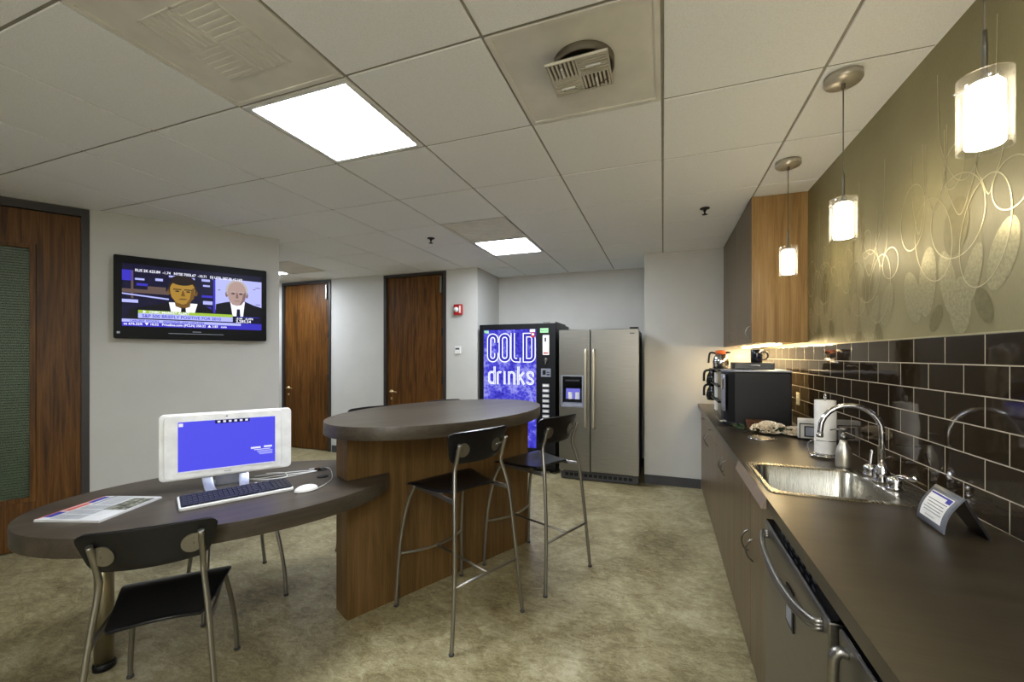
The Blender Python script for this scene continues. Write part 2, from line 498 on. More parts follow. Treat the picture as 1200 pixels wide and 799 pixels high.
# ceiling tiles, the cells with fixtures left open
gx = lambda i: 0.606 + TILE * i
gy = lambda j: 1.367 + TILE * j
fixtures = {(-4, 0), (-4, -1), (-2, 0), (-4, 4), (-4, 3), (-10, 4), (-9, 4), (-1, -6), (-1, -4)}
b = MB()
for i in range(-13, 1):
    for j in range(-7, 8):
        if (i, j) in fixtures: continue
        x0, x1 = gx(i) + 0.006, gx(i + 1) - 0.006
        y0, y1 = gy(j) + 0.006, gy(j + 1) - 0.006
        x1 = min(x1, XW + 0.02); y1 = min(y1, YN + 0.02)
        if x0 >= x1 or y0 >= y1: continue
        b.box(x0, x1, y0, y1, CE, CE + 0.02, 'ceil')
ceil = b.build('ceiling', kind='structure', bevel=0.002, seg=1)
b = MB(); b.box(XL, XW + 0.15, YR, YN + 0.15, CE + 0.02, CE + 0.14, 'ceil'); b.build('ceiling_slab', parent=ceil)
b = MB()
for i in range(-13, 2): b.box(gx(i) - 0.010, gx(i) + 0.010, YR, YN, CE + 0.006, CE + 0.018, 'grid')
for j in range(-7, 8): b.box(XL, XW, gy(j) - 0.010, gy(j) + 0.010, CE + 0.005, CE + 0.017, 'grid')
b.build('ceiling_grid', parent=ceil)

# right wall: olive wallpaper above, tile splash-back below
b = MB(); b.box(XW, XW + 0.15, YR, YB + 0.1, 0, CE, 'paper_wall')
wr = b.build('wall_right', kind='structure')
b = MB(); b.box(XW - 0.008, XW, -0.7, YB, 0.915, 1.498, 'tile'); b.build('wall_backsplash', kind='structure')
b = MB(); b.box(XW - 0.010, XW, -0.7, 3.41, 1.498, 1.503, 'motif_line'); b.build('trim_1', kind='structure')
b = MB()
b.box(-0.2, XW + 0.15, YB, YN + 0.15, 0, CE, 'wall'); b.build('wall_back', kind='structure')
b = MB(); b.box(-2.4, -0.2, YN, YN + 0.15, 0, CE, 'wall'); b.build('wall_niche', kind='structure')
# wall with the two far doors
D2 = (-5.62, -4.653); D3 = (-3.708, -2.714); DH = 2.562
b = MB()
b.box(XL, D2[0], YB, YB + 0.12, 0, CE, 'wall'); b.box(D2[1], D3[0], YB, YB + 0.12, 0, CE, 'wall')
b.box(D3[1], -2.26, YB, YN + 0.15, 0, CE, 'wall')
b.box(D2[0], D2[1], YB, YB + 0.12, DH, CE, 'wall'); b.box(D3[0], D3[1], YB, YB + 0.12, DH, CE, 'wall')
b.box(XL, D3[1], YB + 0.12, YB + 0.25, 0, CE, 'wall')
b.build('wall_far', kind='structure')

# slanted wall with the television and the glazed door
TA = Vector((-4.206, 1.92, 0)); TANG = math.atan2(0.86, 0.51)
TT = TR(TA, TANG)
DL = (-0.98, 0.0)
b = MB(TT)
b.box(0, 1.31, 0, 0.14, 0, CE, 'wall'); b.box(-5.14, DL[0], 0, 0.14, 0, CE, 'wall')
b.box(DL[0], DL[1], 0, 0.14, 2.566, CE, 'wall'); b.box(-5.14, 1.31, 0.14, 1.2, 0, CE, 'wall')
b.build('wall_left', kind='structure')
# rear wall (behind the camera) with an invented window, added to brighten the ceiling
WX0, WX1, WZ0, WZ1 = -0.62, 0.85, 0.70, 2.50
b = MB()
b.box(XL - 0.15, WX0, YR - 0.15, YR, 0, CE, 'wall'); b.box(WX1, XW + 0.15, YR - 0.15, YR, 0, CE, 'wall')
b.box(WX0, WX1, YR - 0.15, YR, 0, WZ0, 'wall'); b.box(WX0, WX1, YR - 0.15, YR, WZ1, CE, 'wall'); b.build('wall_rear', kind='structure')
b = MB()
for k in range(3):
    x = WX0 + (WX1 - WX0) * k / 2
    b.box(max(WX0, x - 0.025), min(WX1, x + 0.025), YR - 0.10, YR - 0.05, WZ0, WZ1, 'frame')
b.box(WX0, WX1, YR - 0.10, YR - 0.05, WZ0, WZ0 + 0.05, 'frame'); b.box(WX0, WX1, YR - 0.10, YR - 0.05, WZ1 - 0.05, WZ1, 'frame')
wf = b.build('added_window_1', kind='structure')
b = MB(); b.box(WX0 + 0.02, WX1 - 0.02, YR - 0.079, YR - 0.073, WZ0 + 0.03, WZ1 - 0.03, 'glass'); b.build('added_window_pane', parent=wf)
b = MB(); b.box(XL - 0.15, XL, YR, YN, 0, CE, 'wall'); b.build('wall_hall', kind='structure')

# baseboards
def baseboard(name, T, x0, x1):
    q = MB(T); q.box(x0, x1, -0.008, 0.0, 0, 0.1, 'base'); q.box(x0, x1, -0.013, -0.008, 0, 0.014, 'base')
    q.build(name, kind='structure')
baseboard('baseboard_back', TR((0, YB, 0)), -0.2, 0.38)
baseboard('baseboard_far', TR((0, YB, 0)), D2[1] + 0.02, D3[0] - 0.02)
baseboard('baseboard_far_2', TR((0, YB, 0)), D3[1] + 0.02, -2.26)
baseboard('baseboard_niche', TR((0, YN, 0)), -2.26, -0.2)
baseboard('baseboard_left', TT, 0.02, 1.31)

# doors -----------------------------------------------------------
def lever_handle(parent, T, side):
    q = MB(T)
    q.lathe([(0.026, 0), (0.026, -0.008), (0.012, -0.010), (0.010, -0.045)], 'brass', axis='y', n=20)
    q.tube(smooth_path([(0, -0.045, 0), (side * 0.03, -0.05, 0.004), (side * 0.075, -0.05, 0.0), (side * 0.115, -0.046, -0.004)]), 0.0085, 'brass', 8)
    q.lathe([(0.018, 0), (0.018, -0.006), (0.006, -0.012)], 'brass', c=(0, 0, -0.10), axis='y', n=16)
    return q.build('door_handle', parent=parent)

def flush_door(name, x0, x1, T=Matrix.Identity(4)):
    q = MB(T)
    q.box(x0, x0 + 0.045, YB - 0.012, YB + 0.1, 0, DH, 'frame'); q.box(x1 - 0.045, x1, YB - 0.012, YB + 0.1, 0, DH, 'frame')
    q.box(x0 + 0.045, x1 - 0.045, YB - 0.012, YB + 0.1, DH - 0.04, DH, 'frame')
    fr = q.build(name, kind='structure', bevel=0.002)
    q = MB(T); q.box(x0 + 0.049, x1 - 0.049, YB + 0.012, YB + 0.056, 0.012, DH - 0.044, 'oak_door')
    q.build('door_leaf', parent=fr, bevel=0.002)
    lever_handle(fr, T @ Matrix.Translation((x0 + 0.12, YB + 0.012, 0.93)), 1)
    for z in (0.25, 1.1, 1.75, 2.3):
        q = MB(T); q.cyl((x1 - 0.05, YB + 0.004, z - 0.055), (x1 - 0.05, YB + 0.004, z + 0.055), 0.008, 'black', n=10)
        q.box(x1 - 0.075, x1 - 0.046, YB + 0.006, YB + 0.0125, z - 0.05, z + 0.05, 'black')
        q.build('hinge', parent=fr)
    q = MB(T); q.box(x1 - 0.085, x1 - 0.058, YB - 0.03, YB + 0.012, DH - 0.29, DH - 0.07, 'steel')
    q.build('door_closer', parent=fr, bevel=0.004)
    return fr
flush_door('door_2', *D2)
flush_door('door_3', *D3)

# glazed door of the slanted wall
x0, x1 = DL
q = MB(TT)
q.box(x0, x0 + 0.045, -0.012, 0.1, 0, 2.566, 'frame'); q.box(x1 - 0.045, x1, -0.012, 0.1, 0, 2.566, 'frame')
q.box(x0 + 0.045, x1 - 0.045, -0.012, 0.1, 2.505, 2.566, 'frame')
d1 = q.build('door_1', kind='structure', bevel=0.002)
gx0, gx1, gz0, gz1 = -0.78, -0.285, 0.365, 2.245
q = MB(TT)
q.box(x0 + 0.049, gx0, 0.012, 0.056, 0.012, 2.5, 'oak_door'); q.box(gx1, x1 - 0.049, 0.012, 0.056, 0.012, 2.5, 'oak_door')
q.box(gx0, gx1, 0.012, 0.056, 0.012, gz0, 'oak_door'); q.box(gx0, gx1, 0.012, 0.056, gz1, 2.5, 'oak_door')
q.build('door_leaf', parent=d1)
q = MB(TT)
st = 0.026
q.box(gx0 - 0.006, gx0 + st, 0.0, 0.03, gz0 - 0.006, gz1 + 0.006, 'oak_door'); q.box(gx1 - st, gx1 + 0.006, 0.0, 0.03, gz0 - 0.006, gz1 + 0.006, 'oak_door')
q.box(gx0 + st, gx1 - st, 0.0, 0.03, gz0 - 0.006, gz0 + st, 'oak_door'); q.box(gx0 + st, gx1 - st, 0.0, 0.03, gz1 - st, gz1 + 0.006, 'oak_door')
q.build('glass_stop', parent=d1, bevel=0.003)
q = MB(TT); q.box(gx0 + 0.01, gx1 - 0.01, 0.026, 0.031, gz0 + 0.01, gz1 - 0.01, 'door_glass'); q.build('glass_pane', parent=d1)
q = MB(TT)
z = gz0 + 0.02
while z < gz1 - 0.02:
    q.add([(gx0 + 0.005, 0.050, z), (gx1 - 0.005, 0.050, z), (gx1 - 0.005, 0.064, z + 0.013), (gx0 + 0.005, 0.064, z + 0.013)], [(0, 1, 2, 3)], 'slat')
    z += 0.019
q.box(gx0, gx1, 0.075, 0.08, gz0, gz1, 'hole')
q.build('blind', parent=d1)

# wallpaper motif, a thin inlay of the paper itself
def ring_pts(cy, cz, ry, rz, rot, n=44):
    o = []
    for k in range(n):
        th = 2 * PI * k / n
        a, c = ry * math.cos(th), rz * math.sin(th)
        o.append((cy + a * math.cos(rot) - c * math.sin(rot), cz + a * math.sin(rot) + c * math.cos(rot)))
    return o
bm_ = MB()
ZT = 2.57; ZB = 1.506
def clipz(p): return (p[0], min(max(p[1], ZB), ZT))
def ring(cy, cz, ry, rz, rot, w, off):
    A = ring_pts(cy, cz, ry, rz, rot); B = ring_pts(cy, cz, ry - w, rz - w, rot)
    n = len(A)
    for k in range(n):
        j = (k + 1) % n
        if min(A[k][1], A[j][1], B[k][1]) < ZB or max(A[k][1], A[j][1], B[k][1]) > ZT: continue
        bm_.add([(XW - off, *A[k]), (XW - off, *A[j]), (XW - off, *B[j]), (XW - off, *B[k])], [(3, 2, 1, 0)], 'motif_line')
def petal(cy, cz, ry, rz, rot, mat, off):
    P = ring_pts(cy, cz, ry, rz, rot, 30)
    P = [clipz((p[0], p[1])) for p in P]
    bm_.poly([(XW - off, *p) for p in reversed(P)], mat)
def strand(pts, w, off):
    P = smooth_path([(0, a, c) for a, c in pts], 8)
    for k in range(len(P) - 1):
        d = (P[k + 1] - P[k]); nn = Vector((0, -d.z, d.y)).normalized() * w / 2
        q4 = [P[k] + nn, P[k + 1] + nn, P[k + 1] - nn, P[k] - nn]
        if min(p.z for p in q4) < ZB or max(p.z for p in q4) > ZT: continue
        bm_.add([(XW - off, p.y, p.z) for p in q4], [(0, 1, 2, 3), ], 'motif_line')
rnd = random.Random(3)
def cluster(y0, z0, s):
    W = 0.0042
    for (dy, dz, ry, rz, rot) in ((0.02, -0.02, .13, .13, 0), (-.10, -.10, .10, .16, .25), (.14, -.06, .10, .15, -.3), (.03, .14, .05, .07, .2), (-.2, .0, .07, .07, 0), (.26, .05, .08, .12, .1)):
        ring(y0 + dy * s, z0 + dz * s, ry * s, rz * s, rot, W, 0.0012 + rnd.random() * 0.0003)
    for (dy, dz, hw, dep) in ((-.12, .0, .05, .22), (.0, -.02, .07, .30), (.13, .03, .06, .26), (.22, -.02, .04, .30), (-.02, .08, .12, .40)):
        cy, cz = y0 + dy * s, z0 + dz * s
        strand([(cy - hw * s * 1.1, cz + dep * s), (cy - hw * s, cz + dep * .45 * s), (cy - hw * .55 * s, cz + .05 * s), (cy, cz), (cy + hw * .55 * s, cz + .05 * s), (cy + hw * s, cz + dep * .45 * s), (cy + hw * 1.1 * s, cz + dep * s)], W * 0.9, 0.0012)
    for (dy, dz, ry, rz, rot, mt) in ((-.05, -.22, .035, .10, .35, 'motif_leaf'), (.06, -.22, .04, .11, -.25, 'motif_leaf'), (.0, -.30, .05, .09, .0, 'motif_leaf'), (.17, -.20, .05, .12, .1, 'motif_leaf'),
                                      (.26, -.24, .05, .10, -.35, 'motif_leaf'), (-.17, -.18, .05, .10, .4, 'motif_leaf'), (.02, -.05, .06, .09, .2, 'motif_dark'), (.12, -.33, .03, .05, .6, 'motif_dark'), (-.10, -.31, .03, .06, -.5, 'motif_dark')):
        petal(y0 + dy * s, z0 + dz * s, ry * s, rz * s, rot, mt, 0.0006 + rnd.random() * 0.0003)
for (y0, z0, s) in ((0.55, 1.90, 1.0), (1.16, 1.84, 1.05), (1.84, 1.93, 1.1), (2.50, 1.84, 1.0), (3.08, 1.90, 1.0)):
    cluster(y0, z0, s)
bm_.build('wallpaper_motif', parent=wr)

# ------------------------------------------------------------------ ceiling fixtures
def troffer(i, j, label):
    x, y = gx(i) + TILE / 2, gy(j) + TILE / 2
    t = thing('ceiling_light', label, 'ceiling light', (x, y, CE), group='square ceiling lights')
    h = TILE / 2 - 0.008
    q = MB()
    for a in ((-h, h, -h, -h + 0.028), (-h, h, h - 0.028, h), (-h, -h + 0.028, -h + 0.028, h - 0.028), (h - 0.028, h, -h + 0.028, h - 0.028)):
        q.box(*a, -0.002, 0.018, 'white')
    q.build('frame', t, bevel=0.002)
    k = h - 0.028
    q = MB(); q.box(-k, k, -k, k, 0.004, 0.012, 'troffer'); q.build('diffuser', t)
    return t
troffer(-4, 0, 'lit square ceiling light nearest the television, above the monitor table')
troffer(-4, 4, 'lit square ceiling light in front of the drinks machine')
troffer(-10, 4, 'lit square ceiling light past the television wall by the hallway door')
troffer(-1, -6, 'added unseen ceiling light at the rear wall, behind the near end of the worktop')  # out of view, added because the ceiling came out too dark
troffer(-1, -4, 'added unseen ceiling light at the near end of the room by the worktop')  # second unseen fixture, put in as fill light

def vent_panel(i, j, label, cat='ceiling vent'):
    x, y = gx(i) + TILE / 2, gy(j) + TILE / 2
    t = thing('ceiling_vent', label, cat, (x, y, CE), group='ceiling vent panels')
    h = TILE / 2 - 0.006
    q = MB()
    q.prism(rrect(-h, h, -h, h, 0.004), 0.002, 0.016, 'plastic_panel')
    for a in ((-h, h, -h, -h + 0.02), (-h, h, h - 0.02, h), (-h, -h + 0.02, -h + 0.02, h - 0.02), (h - 0.02, h, -h + 0.02, h - 0.02)):
        q.box(*a, -0.003, 0.004, 'plastic_panel')
    q.build('panel', t)
    return t
def checker_grille(q, hw, z0, z1, nb, mat):
    """four blocks of louvres, turned alternately"""
    for (sx, sy) in ((-1, -1), (1, -1), (-1, 1), (1, 1)):
        cx, cy = sx * hw / 2, sy * hw / 2; e = hw / 2 - 0.004
        for k in range(nb):
            a = -e + (2 * e) * (k + 0.5) / nb
            w = e / nb * 0.5
            if sx * sy > 0: q.box(cx + a - w, cx + a + w, cy - e, cy + e, z0, z1, mat)
            else: q.box(cx - e, cx + e, cy + a - w, cy + a + w, z0, z1, mat)
    q.box(-hw, hw, -0.004, 0.004, z0, z1, mat); q.box(-0.004, 0.004, -hw, -0.004, z0, z1, mat); q.box(-0.004, 0.004, 0.004, hw, z0, z1, mat)
    for a in ((-hw, hw, -hw, -hw + 0.006), (-hw, hw, hw - 0.006, hw), (-hw, -hw + 0.006, -hw, hw), (hw - 0.006, hw, -hw, hw)):
        q.box(*a, z0, z1, mat)
t = vent_panel(-4, -1, 'grey ceiling vent panel with a faint grille, beside the light nearest the television')
q = MB(); checker_grille(q, 0.165, -0.0005, 0.0025, 6, 'plastic_panel'); q.build('grille', t)
t = vent_panel(-2, 0, 'yellowed square vent panel with a slotted grille hanging over a round duct')
q = MB(); q.lathe([(0.118, 0.006), (0.118, -0.028), (0.112, -0.028), (0.105, 0.0)], 'duct', c=(0.015, -0.05, 0)); q.lathe([(0.104, 0.001), (0.001, 0.0012)], 'hole', c=(0.015, -0.05, 0))
q.build('duct_collar', t)
q = MB(TR((0.0, -0.035, -0.032), 0.02, 0.10, -0.04)); checker_grille(q, 0.118, -0.006, 0.003, 7, 'plastic_grille'); q.box(-0.115, 0.115, -0.115, 0.115, 0.004, 0.007, 'duct')  # backing sheet painted dark to give shade between the louvres
q.box(-0.085, -0.03, 0.055, 0.063, -0.014, -0.008, 'white'); q.box(0.055, 0.063, 0.03, 0.085, -0.014, -0.008, 'white')
q.box(-0.063, -0.055, -0.085, -0.03, -0.014, -0.008, 'white'); q.box(0.03, 0.085, -0.063, -0.055, -0.014, -0.008, 'white')
q.build('grille', t)
for (a, c) in ((-0.08, -0.115), (0.08, -0.115), (-0.08, 0.045), (0.08, 0.045)):
    q = MB(); q.cyl((a, c, -0.034), (a, c, 0.004), 0.003, 'duct', n=6); q.build('hanger_rod', t)
t = vent_panel(-4, 3, 'plain grey vent panel joined to the light in front of the drinks machine')
q = MB()
for k in range(11): q.box(-0.26, 0.26, -0.25 + k * 0.05 - 0.004, -0.25 + k * 0.05 + 0.004, -0.001, 0.002, 'plastic_panel')
q.build('grille', t)
t = vent_panel(-9, 4, 'plain grey vent panel by the hallway light past the television')
q = MB()
for k in range(11): q.box(-0.25 + k * 0.05 - 0.004, -0.25 + k * 0.05 + 0.004, -0.26, 0.26, -0.001, 0.002, 'plastic_panel')
q.build('grille', t)

def sprinkler(x, y, label):
    t = thing('sprinkler_head', label, 'sprinkler', (x, y, CE), group='ceiling sprinkler heads')
    q = MB(); q.lathe([(0.036, 0.0), (0.036, -0.004), (0.026, -0.009), (0.012, -0.010)], 'black', n=24); q.build('escutcheon', t)
    q = MB(); q.lathe([(0.011, -0.009), (0.011, -0.024), (0.006, -0.026), (0.006, -0.046), (0.02, -0.047), (0.02, -0.050), (0.001, -0.050)], 'black', n=16); q.build('nozzle', t)
sprinkler(-2.124, 3.53, 'dark sprinkler head on the ceiling between the two far doors and the light')
sprinkler(0.303, 3.541, 'dark sprinkler head on the ceiling beside the wall cabinet')

# pendants
def pendant(y, label):
    t = thing('pendant_light', label, 'pendant light', (0.69, y, CE), group='row of glass pendant lights')
    q = MB(); q.lathe([(0.052, 0.0), (0.064, -0.003), (0.066, -0.026), (0.062, -0.032), (0.002, -0.036)], 'nickel', n=40)
    q.build('canopy', t)
    q = MB(); q.lathe([(0.008, -0.034), (0.008, -0.052), (0.004, -0.056)], 'duct', n=12); q.build('cord_grip', t)
    q = MB(); q.cyl((0, 0, -0.05), (0, 0, -0.500), 0.0022, 'duct', n=8); q.build('cord', t)
    q = MB(); q.lathe([(0.004, -0.40), (0.006, -0.44), (0.006, -0.50), (0.012, -0.505), (0.012, -0.528), (0.02, -0.53)], 'steel', n=16); q.build('stem', t)
    q = MB()
    q.shell([(0.046, -0.505), (0.046, -0.672), (0.0435, -0.672), (0.0435, -0.505), (0.046, -0.505)], 'glass', n=40)
    gsh = q.build('glass_shade', t)
    q = MB(); q.lathe([(0.026, -0.522), (0.032, -0.53), (0.033, -0.66), (0.031, -0.664), (0.001, -0.664)], 'pendant', n=32); q.build('lit_diffuser', t)
    for k in range(3):
        a = 2 * PI * k / 3 + 2.6
        q = MB(); q.cyl((0.02 * math.cos(a), 0.02 * math.sin(a), -0.526), (0.050 * math.cos(a), 0.050 * math.sin(a), -0.526), 0.0022, 'chrome', n=8); q.build('shade_pin', t)
    return t
pendant(1.262, 'lit glass cylinder pendant nearest the camera, its canopy out of view')
pendant(2.055, 'middle lit glass cylinder pendant of the row')
pendant(2.85, 'lit glass cylinder pendant hanging beside the wall cabinet')

# ------------------------------------------------------------------ television on the slanted wall
t = thing('television', 'black flat television on the slanted wall showing two newsreaders', 'television', TA + Matrix.Rotation(TANG, 3, 'Z') @ Vector((0.665, -0.004, 1.90)), TANG)
W, H = 0.525, 0.332
q = MB(); q.prism([(p[0], p[1]) for p in rrect(-W, W, -H, H, 0.012)], 0, 0.05, 'tv_case')
q.T = Matrix.Identity(4)
q.v = [(p[0], -0.03 - p[2], p[1]) for p in q.v]; q.f = [tuple(reversed(f)) for f in q.f]
q.build('bezel', t, bevel=0.004)
q = MB(); q.box(-0.2, 0.2, -0.03, 0.0, -0.18, 0.18, 'black'); q.build('wall_bracket', t)
PX0, PX1, PZ0, PZ1 = -0.475, 0.483, -0.232, 0.268
q = MB()
def tvp(u, v, k): return (PX0 + (PX1 - PX0) * u, -0.0805 - 0.0003 * k, PZ1 + (PZ0 - PZ1) * v)
def tv_rect(u0, u1, v0, v1, k, mat):
    q.add([tvp(u0, v1, k), tvp(u1, v1, k), tvp(u1, v0, k), tvp(u0, v0, k)], [(0, 1, 2, 3)], mat)
def tv_poly(pts, k, mat): q.add([tvp(u, v, k) for u, v in pts], [tuple(reversed(range(len(pts))))], mat)
def tv_ell(cu, cv, ru, rv, k, mat, a0=0, a1=360, n=28):
    tv_poly([(cu + ru * math.cos(math.radians(a0 + (a1 - a0) * i / n)), cv + rv * math.sin(math.radians(a0 + (a1 - a0) * i / n))) for i in range(n)], k, mat)
def tv_text(s_, u, v, size, k, mat, sx=1.0):
    p = tvp(u, v, k); q.text(s_, size, Matrix.Translation(p) @ FRONT, mat, sx=sx, bold=0.0006)
tv_rect(0, 1, 0, 1, 0, 'tv_dark')
# studio behind the first newsreader
for (u0, u1, v0, v1, mt) in ((0, .07, .1, .27, 'tv_blue'), (.055, .07, .1, .55, 'tv_brown'), (.08, .14, .22, .25, 'tv_lblue'), (.21, .26, .2, .24, 'tv_lblue'), (.09, .16, .3, .34, 'tv_blue'), (.3, .36, .13, .16, 'tv_lblue'),
                             (.42, .48, .14, .17, 'tv_lblue'), (.53, .59, .14, .18, 'tv_lblue'), (.54, .59, .24, .27, 'tv_lblue'), (0, .3, .40, .46, 'tv_brown'), (0, .1, .57, .62, 'tv_lblue'), (.16, .28, .34, .40, 'tv_brown'),
                             (.53, .61, .42, .46, 'tv_blue'), (.54, .61, .52, .58, 'tv_lblue'), (.52, .6, .62, .66, 'tv_blue')):
    tv_rect(u0, u1, v0, v1, 1, mt)
tv_poly([(0, .47), (.3, .52), (.3, .545), (0, .49)], 2, 'tv_lblue')
# first newsreader: suit, shirt, tie, head, hair
tv_poly([(.02, .9), (.05, .72), (.2, .64), (.3, .57), (.52, .57), (.6, .66), (.615, .72), (.615, .9)], 3, 'tv_black')
tv_poly([(.30, .58), (.33, .9), (.46, .9), (.50, .58)], 4, 'tv_white')
tv_poly([(.385, .66), (.415, .66), (.425, .9), (.375, .9)], 5, 'tv_black')
tv_poly([(.335, .50), (.345, .64), (.395, .68), (.445, .64), (.455, .50)], 5, 'tv_skin_d')
tv_ell(.395, .33, .102, .185, 5, 'tv_hair')
tv_ell(.395, .36, .088, .17, 6, 'tv_skin'); tv_poly([(.309, .40), (.318, .49), (.350, .575), (.395, .605), (.440, .575), (.472, .49), (.481, .40)], 6, 'tv_skin')
tv_poly([(.481, .30), (.475, .47), (.442, .573), (.418, .595), (.445, .50), (.452, .40), (.46, .33)], 7, 'tv_skin_d')
tv_ell(.395, .20, .085, .085, 7, 'tv_hair')
tv_ell(.302, .40, .012, .05, 5, 'tv_skin_d'); tv_ell(.488, .40, .012, .05, 5, 'tv_skin_d')
for cu in (.357, .433):
    tv_rect(cu - .028, cu + .028, .345, .362, 8, 'tv_hair'); tv_ell(cu, .385, .016, .012, 8, 'tv_hair')
tv_poly([(.393, .37), (.401, .37), (.412, .465), (.382, .465)], 8, 'tv_skin_d')
tv_ell(.397, .515, .03, .013, 8, 'tv_skin_d'); tv_rect(.375, .42, .512, .518, 9, 'tv_brown')
# second newsreader on a pale ground
tv_rect(.616, .632, .13, .72, 2, 'tv_blue')
tv_rect(.632, 1, .10, .66, 3, 'tv_lblue'); tv_rect(.632, 1, .66, .74, 3, 'tv_dark')
for (u0, u1, v) in ((.65, .67, .30), (.95, .99, .21), (.93, .95, .24), (.95, .99, .52)): tv_rect(u0, u1, v, v + .012, 4, 'tv_brown')
tv_poly([(.63, .9), (.635, .56), (.70, .52), (.745, .50), (.86, .48), (.93, .54), (1, .58), (1, .9)], 5, 'tv_black')
tv_poly([(.745, .50), (.775, .9), (.84, .9), (.862, .49)], 6, 'tv_white')
tv_poly([(.798, .63), (.822, .63), (.83, .9), (.79, .9)], 7, 'tv_dark')
tv_ell(.798, .29, .088, .19, 7, 'tv_grey')
tv_ell(.798, .32, .074, .19, 8, 'tv_skin2'); tv_poly([(.725, .36), (.733, .46), (.762, .55), (.798, .57), (.834, .55), (.863, .46), (.871, .36)], 8, 'tv_skin2')
tv_poly([(.871, .30), (.865, .44), (.835, .548), (.815, .56), (.838, .47), (.848, .36)], 9, 'tv_skin2_d')
tv_ell(.718, .37, .011, .05, 7, 'tv_skin2_d'); tv_ell(.878, .37, .011, .05, 7, 'tv_skin2_d')
for cu in (.768, .83):
    tv_rect(cu - .02, cu + .02, .315, .325, 9, 'tv_grey'); tv_ell(cu, .35, .018, .02, 9, 'tv_skin2_d'); tv_ell(cu, .35, .007, .009, 10, 'tv_hair')
tv_poly([(.796, .33), (.803, .33), (.812, .43), (.788, .43)], 9, 'tv_skin2_d'); tv_rect(.78, .82, .48, .488, 9, 'tv_brown')
# captions
tv_text('RUS 2K 623.84  -1.74   NYSE 7055.67  -10.71   DJ UTIL 387.38 +2.16%', .08, .115, .030, 11, 'tv_white', 0.84)
tv_rect(.10, .765, .735, .785, 11, 'tv_lime'); tv_rect(.10, .765, .785, .865, 11, 'tv_lblue')
tv_text('\u25ba  CNBC MARKET ALERT', .13, .778, .026, 12, 'tv_white', 1.0)
tv_text('S&P 500 BRIEFLY POSITIVE FOR 2010', .125, .85, .036, 12, 'tv_blue', 0.92)
tv_rect(.765, 1, .76, .90, 11, 'tv_dark'); tv_rect(.80, .98, .765, .775, 12, 'tv_blue')
tv_text('-2.44   -0.49%', .79, .815, .024, 12, 'tv_white'); tv_text('2,285.54', .79, .872, .034, 12, 'tv_white'); tv_rect(0, 1, .865, .885, 9, 'tv_dark')
tv_rect(0, 1, .885, .932, 12, 'tv_lblue'); tv_rect(0, 1, .932, 1, 12, 'tv_blue')
tv_text('LARGEST STOCKS    ADVANCES LEAD DECLINES', .05, .925, .022, 13, 'tv_blue'); tv_rect(.83, 1, .885, .932, 13, 'tv_blue')
tv_text('ns 676.32%  \u25bc 10.52   Priceline.com (PCLN) 250.22  \u25b2 3.83   com', .01, .978, .026, 13, 'tv_white', 0.95)
q.build('screen', t)
q = MB(); q.box(-0.19, 0.19, -0.0825, -0.080, -0.285, -0.281, 'silver'); q.build('trim_line', t)
q = MB(); q.box(-0.03, 0.03, -0.0825, -0.080, -0.268, -0.263, 'silver'); q.build('maker_mark', t)
q = MB(); q.box(-0.505, -0.487, -0.0815, -0.080, -0.292, -0.276, 'silver'); q.build('badge', t)

# fire alarm, thermostat
t = thing('fire_alarm', 'red fire alarm strobe on the far wall right of the doors', 'fire alarm', (-2.524, YB, 2.034))
q = MB(); q.box(-0.06, 0.06, -0.045, 0, -0.07, 0.07, 'red'); q.build('housing', t, bevel=0.008)
q = MB(); q.lathe([(0.034, 0.0), (0.032, -0.012), (0.001, -0.02)], 'white', c=(-0.02, -0.045, 0.0), axis='y', n=20); q.build('strobe_lens', t)
q = MB(); q.box(0.022, 0.046, -0.048, -0.045, -0.045, 0.05, 'white'); q.build('lettering', t)
t = thing('thermostat', 'small white thermostat on the far wall below the fire alarm', 'thermostat', (-2.536, YB, 1.506))
q = MB(); q.box(-0.045, 0.045, -0.022, 0, -0.05, 0.05, 'white'); q.build('case', t, bevel=0.006)
q = MB(); q.box(-0.03, 0.028, -0.0235, -0.022, 0.004, 0.026, 'ink'); q.build('display', t)

# ------------------------------------------------------------------ drinks machine
VX0, VX1, VY = -2.215, -1.215, 4.87
t = thing('vending_machine', 'black drinks vending machine with a glowing blue front lettered COLD drinks', 'vending machine', ((VX0 + VX1) / 2, VY, 0))
cx = (VX0 + VX1) / 2
T0 = Matrix.Translation((-cx, 0, 0))
q = MB(T0); q.box(VX0, VX1, 0.06, 0.74, 0.06, 1.825, 'black'); q.build('cabinet', t, bevel=0.006)
q = MB(T0)
q.box(VX0, VX0 + 0.055, 0, 0.06, 0.07, 1.825, 'black'); q.box(-1.458, VX1, 0, 0.06, 0.07, 1.825, 'black')
q.box(VX0 + 0.055, -1.458, 0, 0.06, 1.757, 1.825, 'black'); q.box(VX0 + 0.055, -1.458, 0, 0.06, 0.07, 0.30, 'black')
q.build('door_frame', t, bevel=0.004)
q = MB(T0); q.box(VX0 + 0.055, -1.458, 0.008, 0.05, 0.30, 1.757, 'vend_pic'); q.build('lit_panel', t)
for fx in (VX0 + 0.08, VX1 - 0.08):
    for fy in (0.1, 0.66):
        q = MB(T0); q.cyl((fx, fy, 0), (fx, fy, 0.07), 0.025, 'black', n=12); q.build('foot', t)
q = MB(T0); q.box(VX0 + 0.02, VX1 - 0.02, 0.08, 0.1, 0.015, 0.06, 'black'); q.build('kick_plate', t)
q = MB(T0)
q.box(-1.37, -1.28, -0.012, 0.0, 1.822, 1.836, 'steel'); q.box(-1.22, -1.215, 0.0, 0.55, 1.823, 1.84, 'base'); q.build('hinge_plate', t)
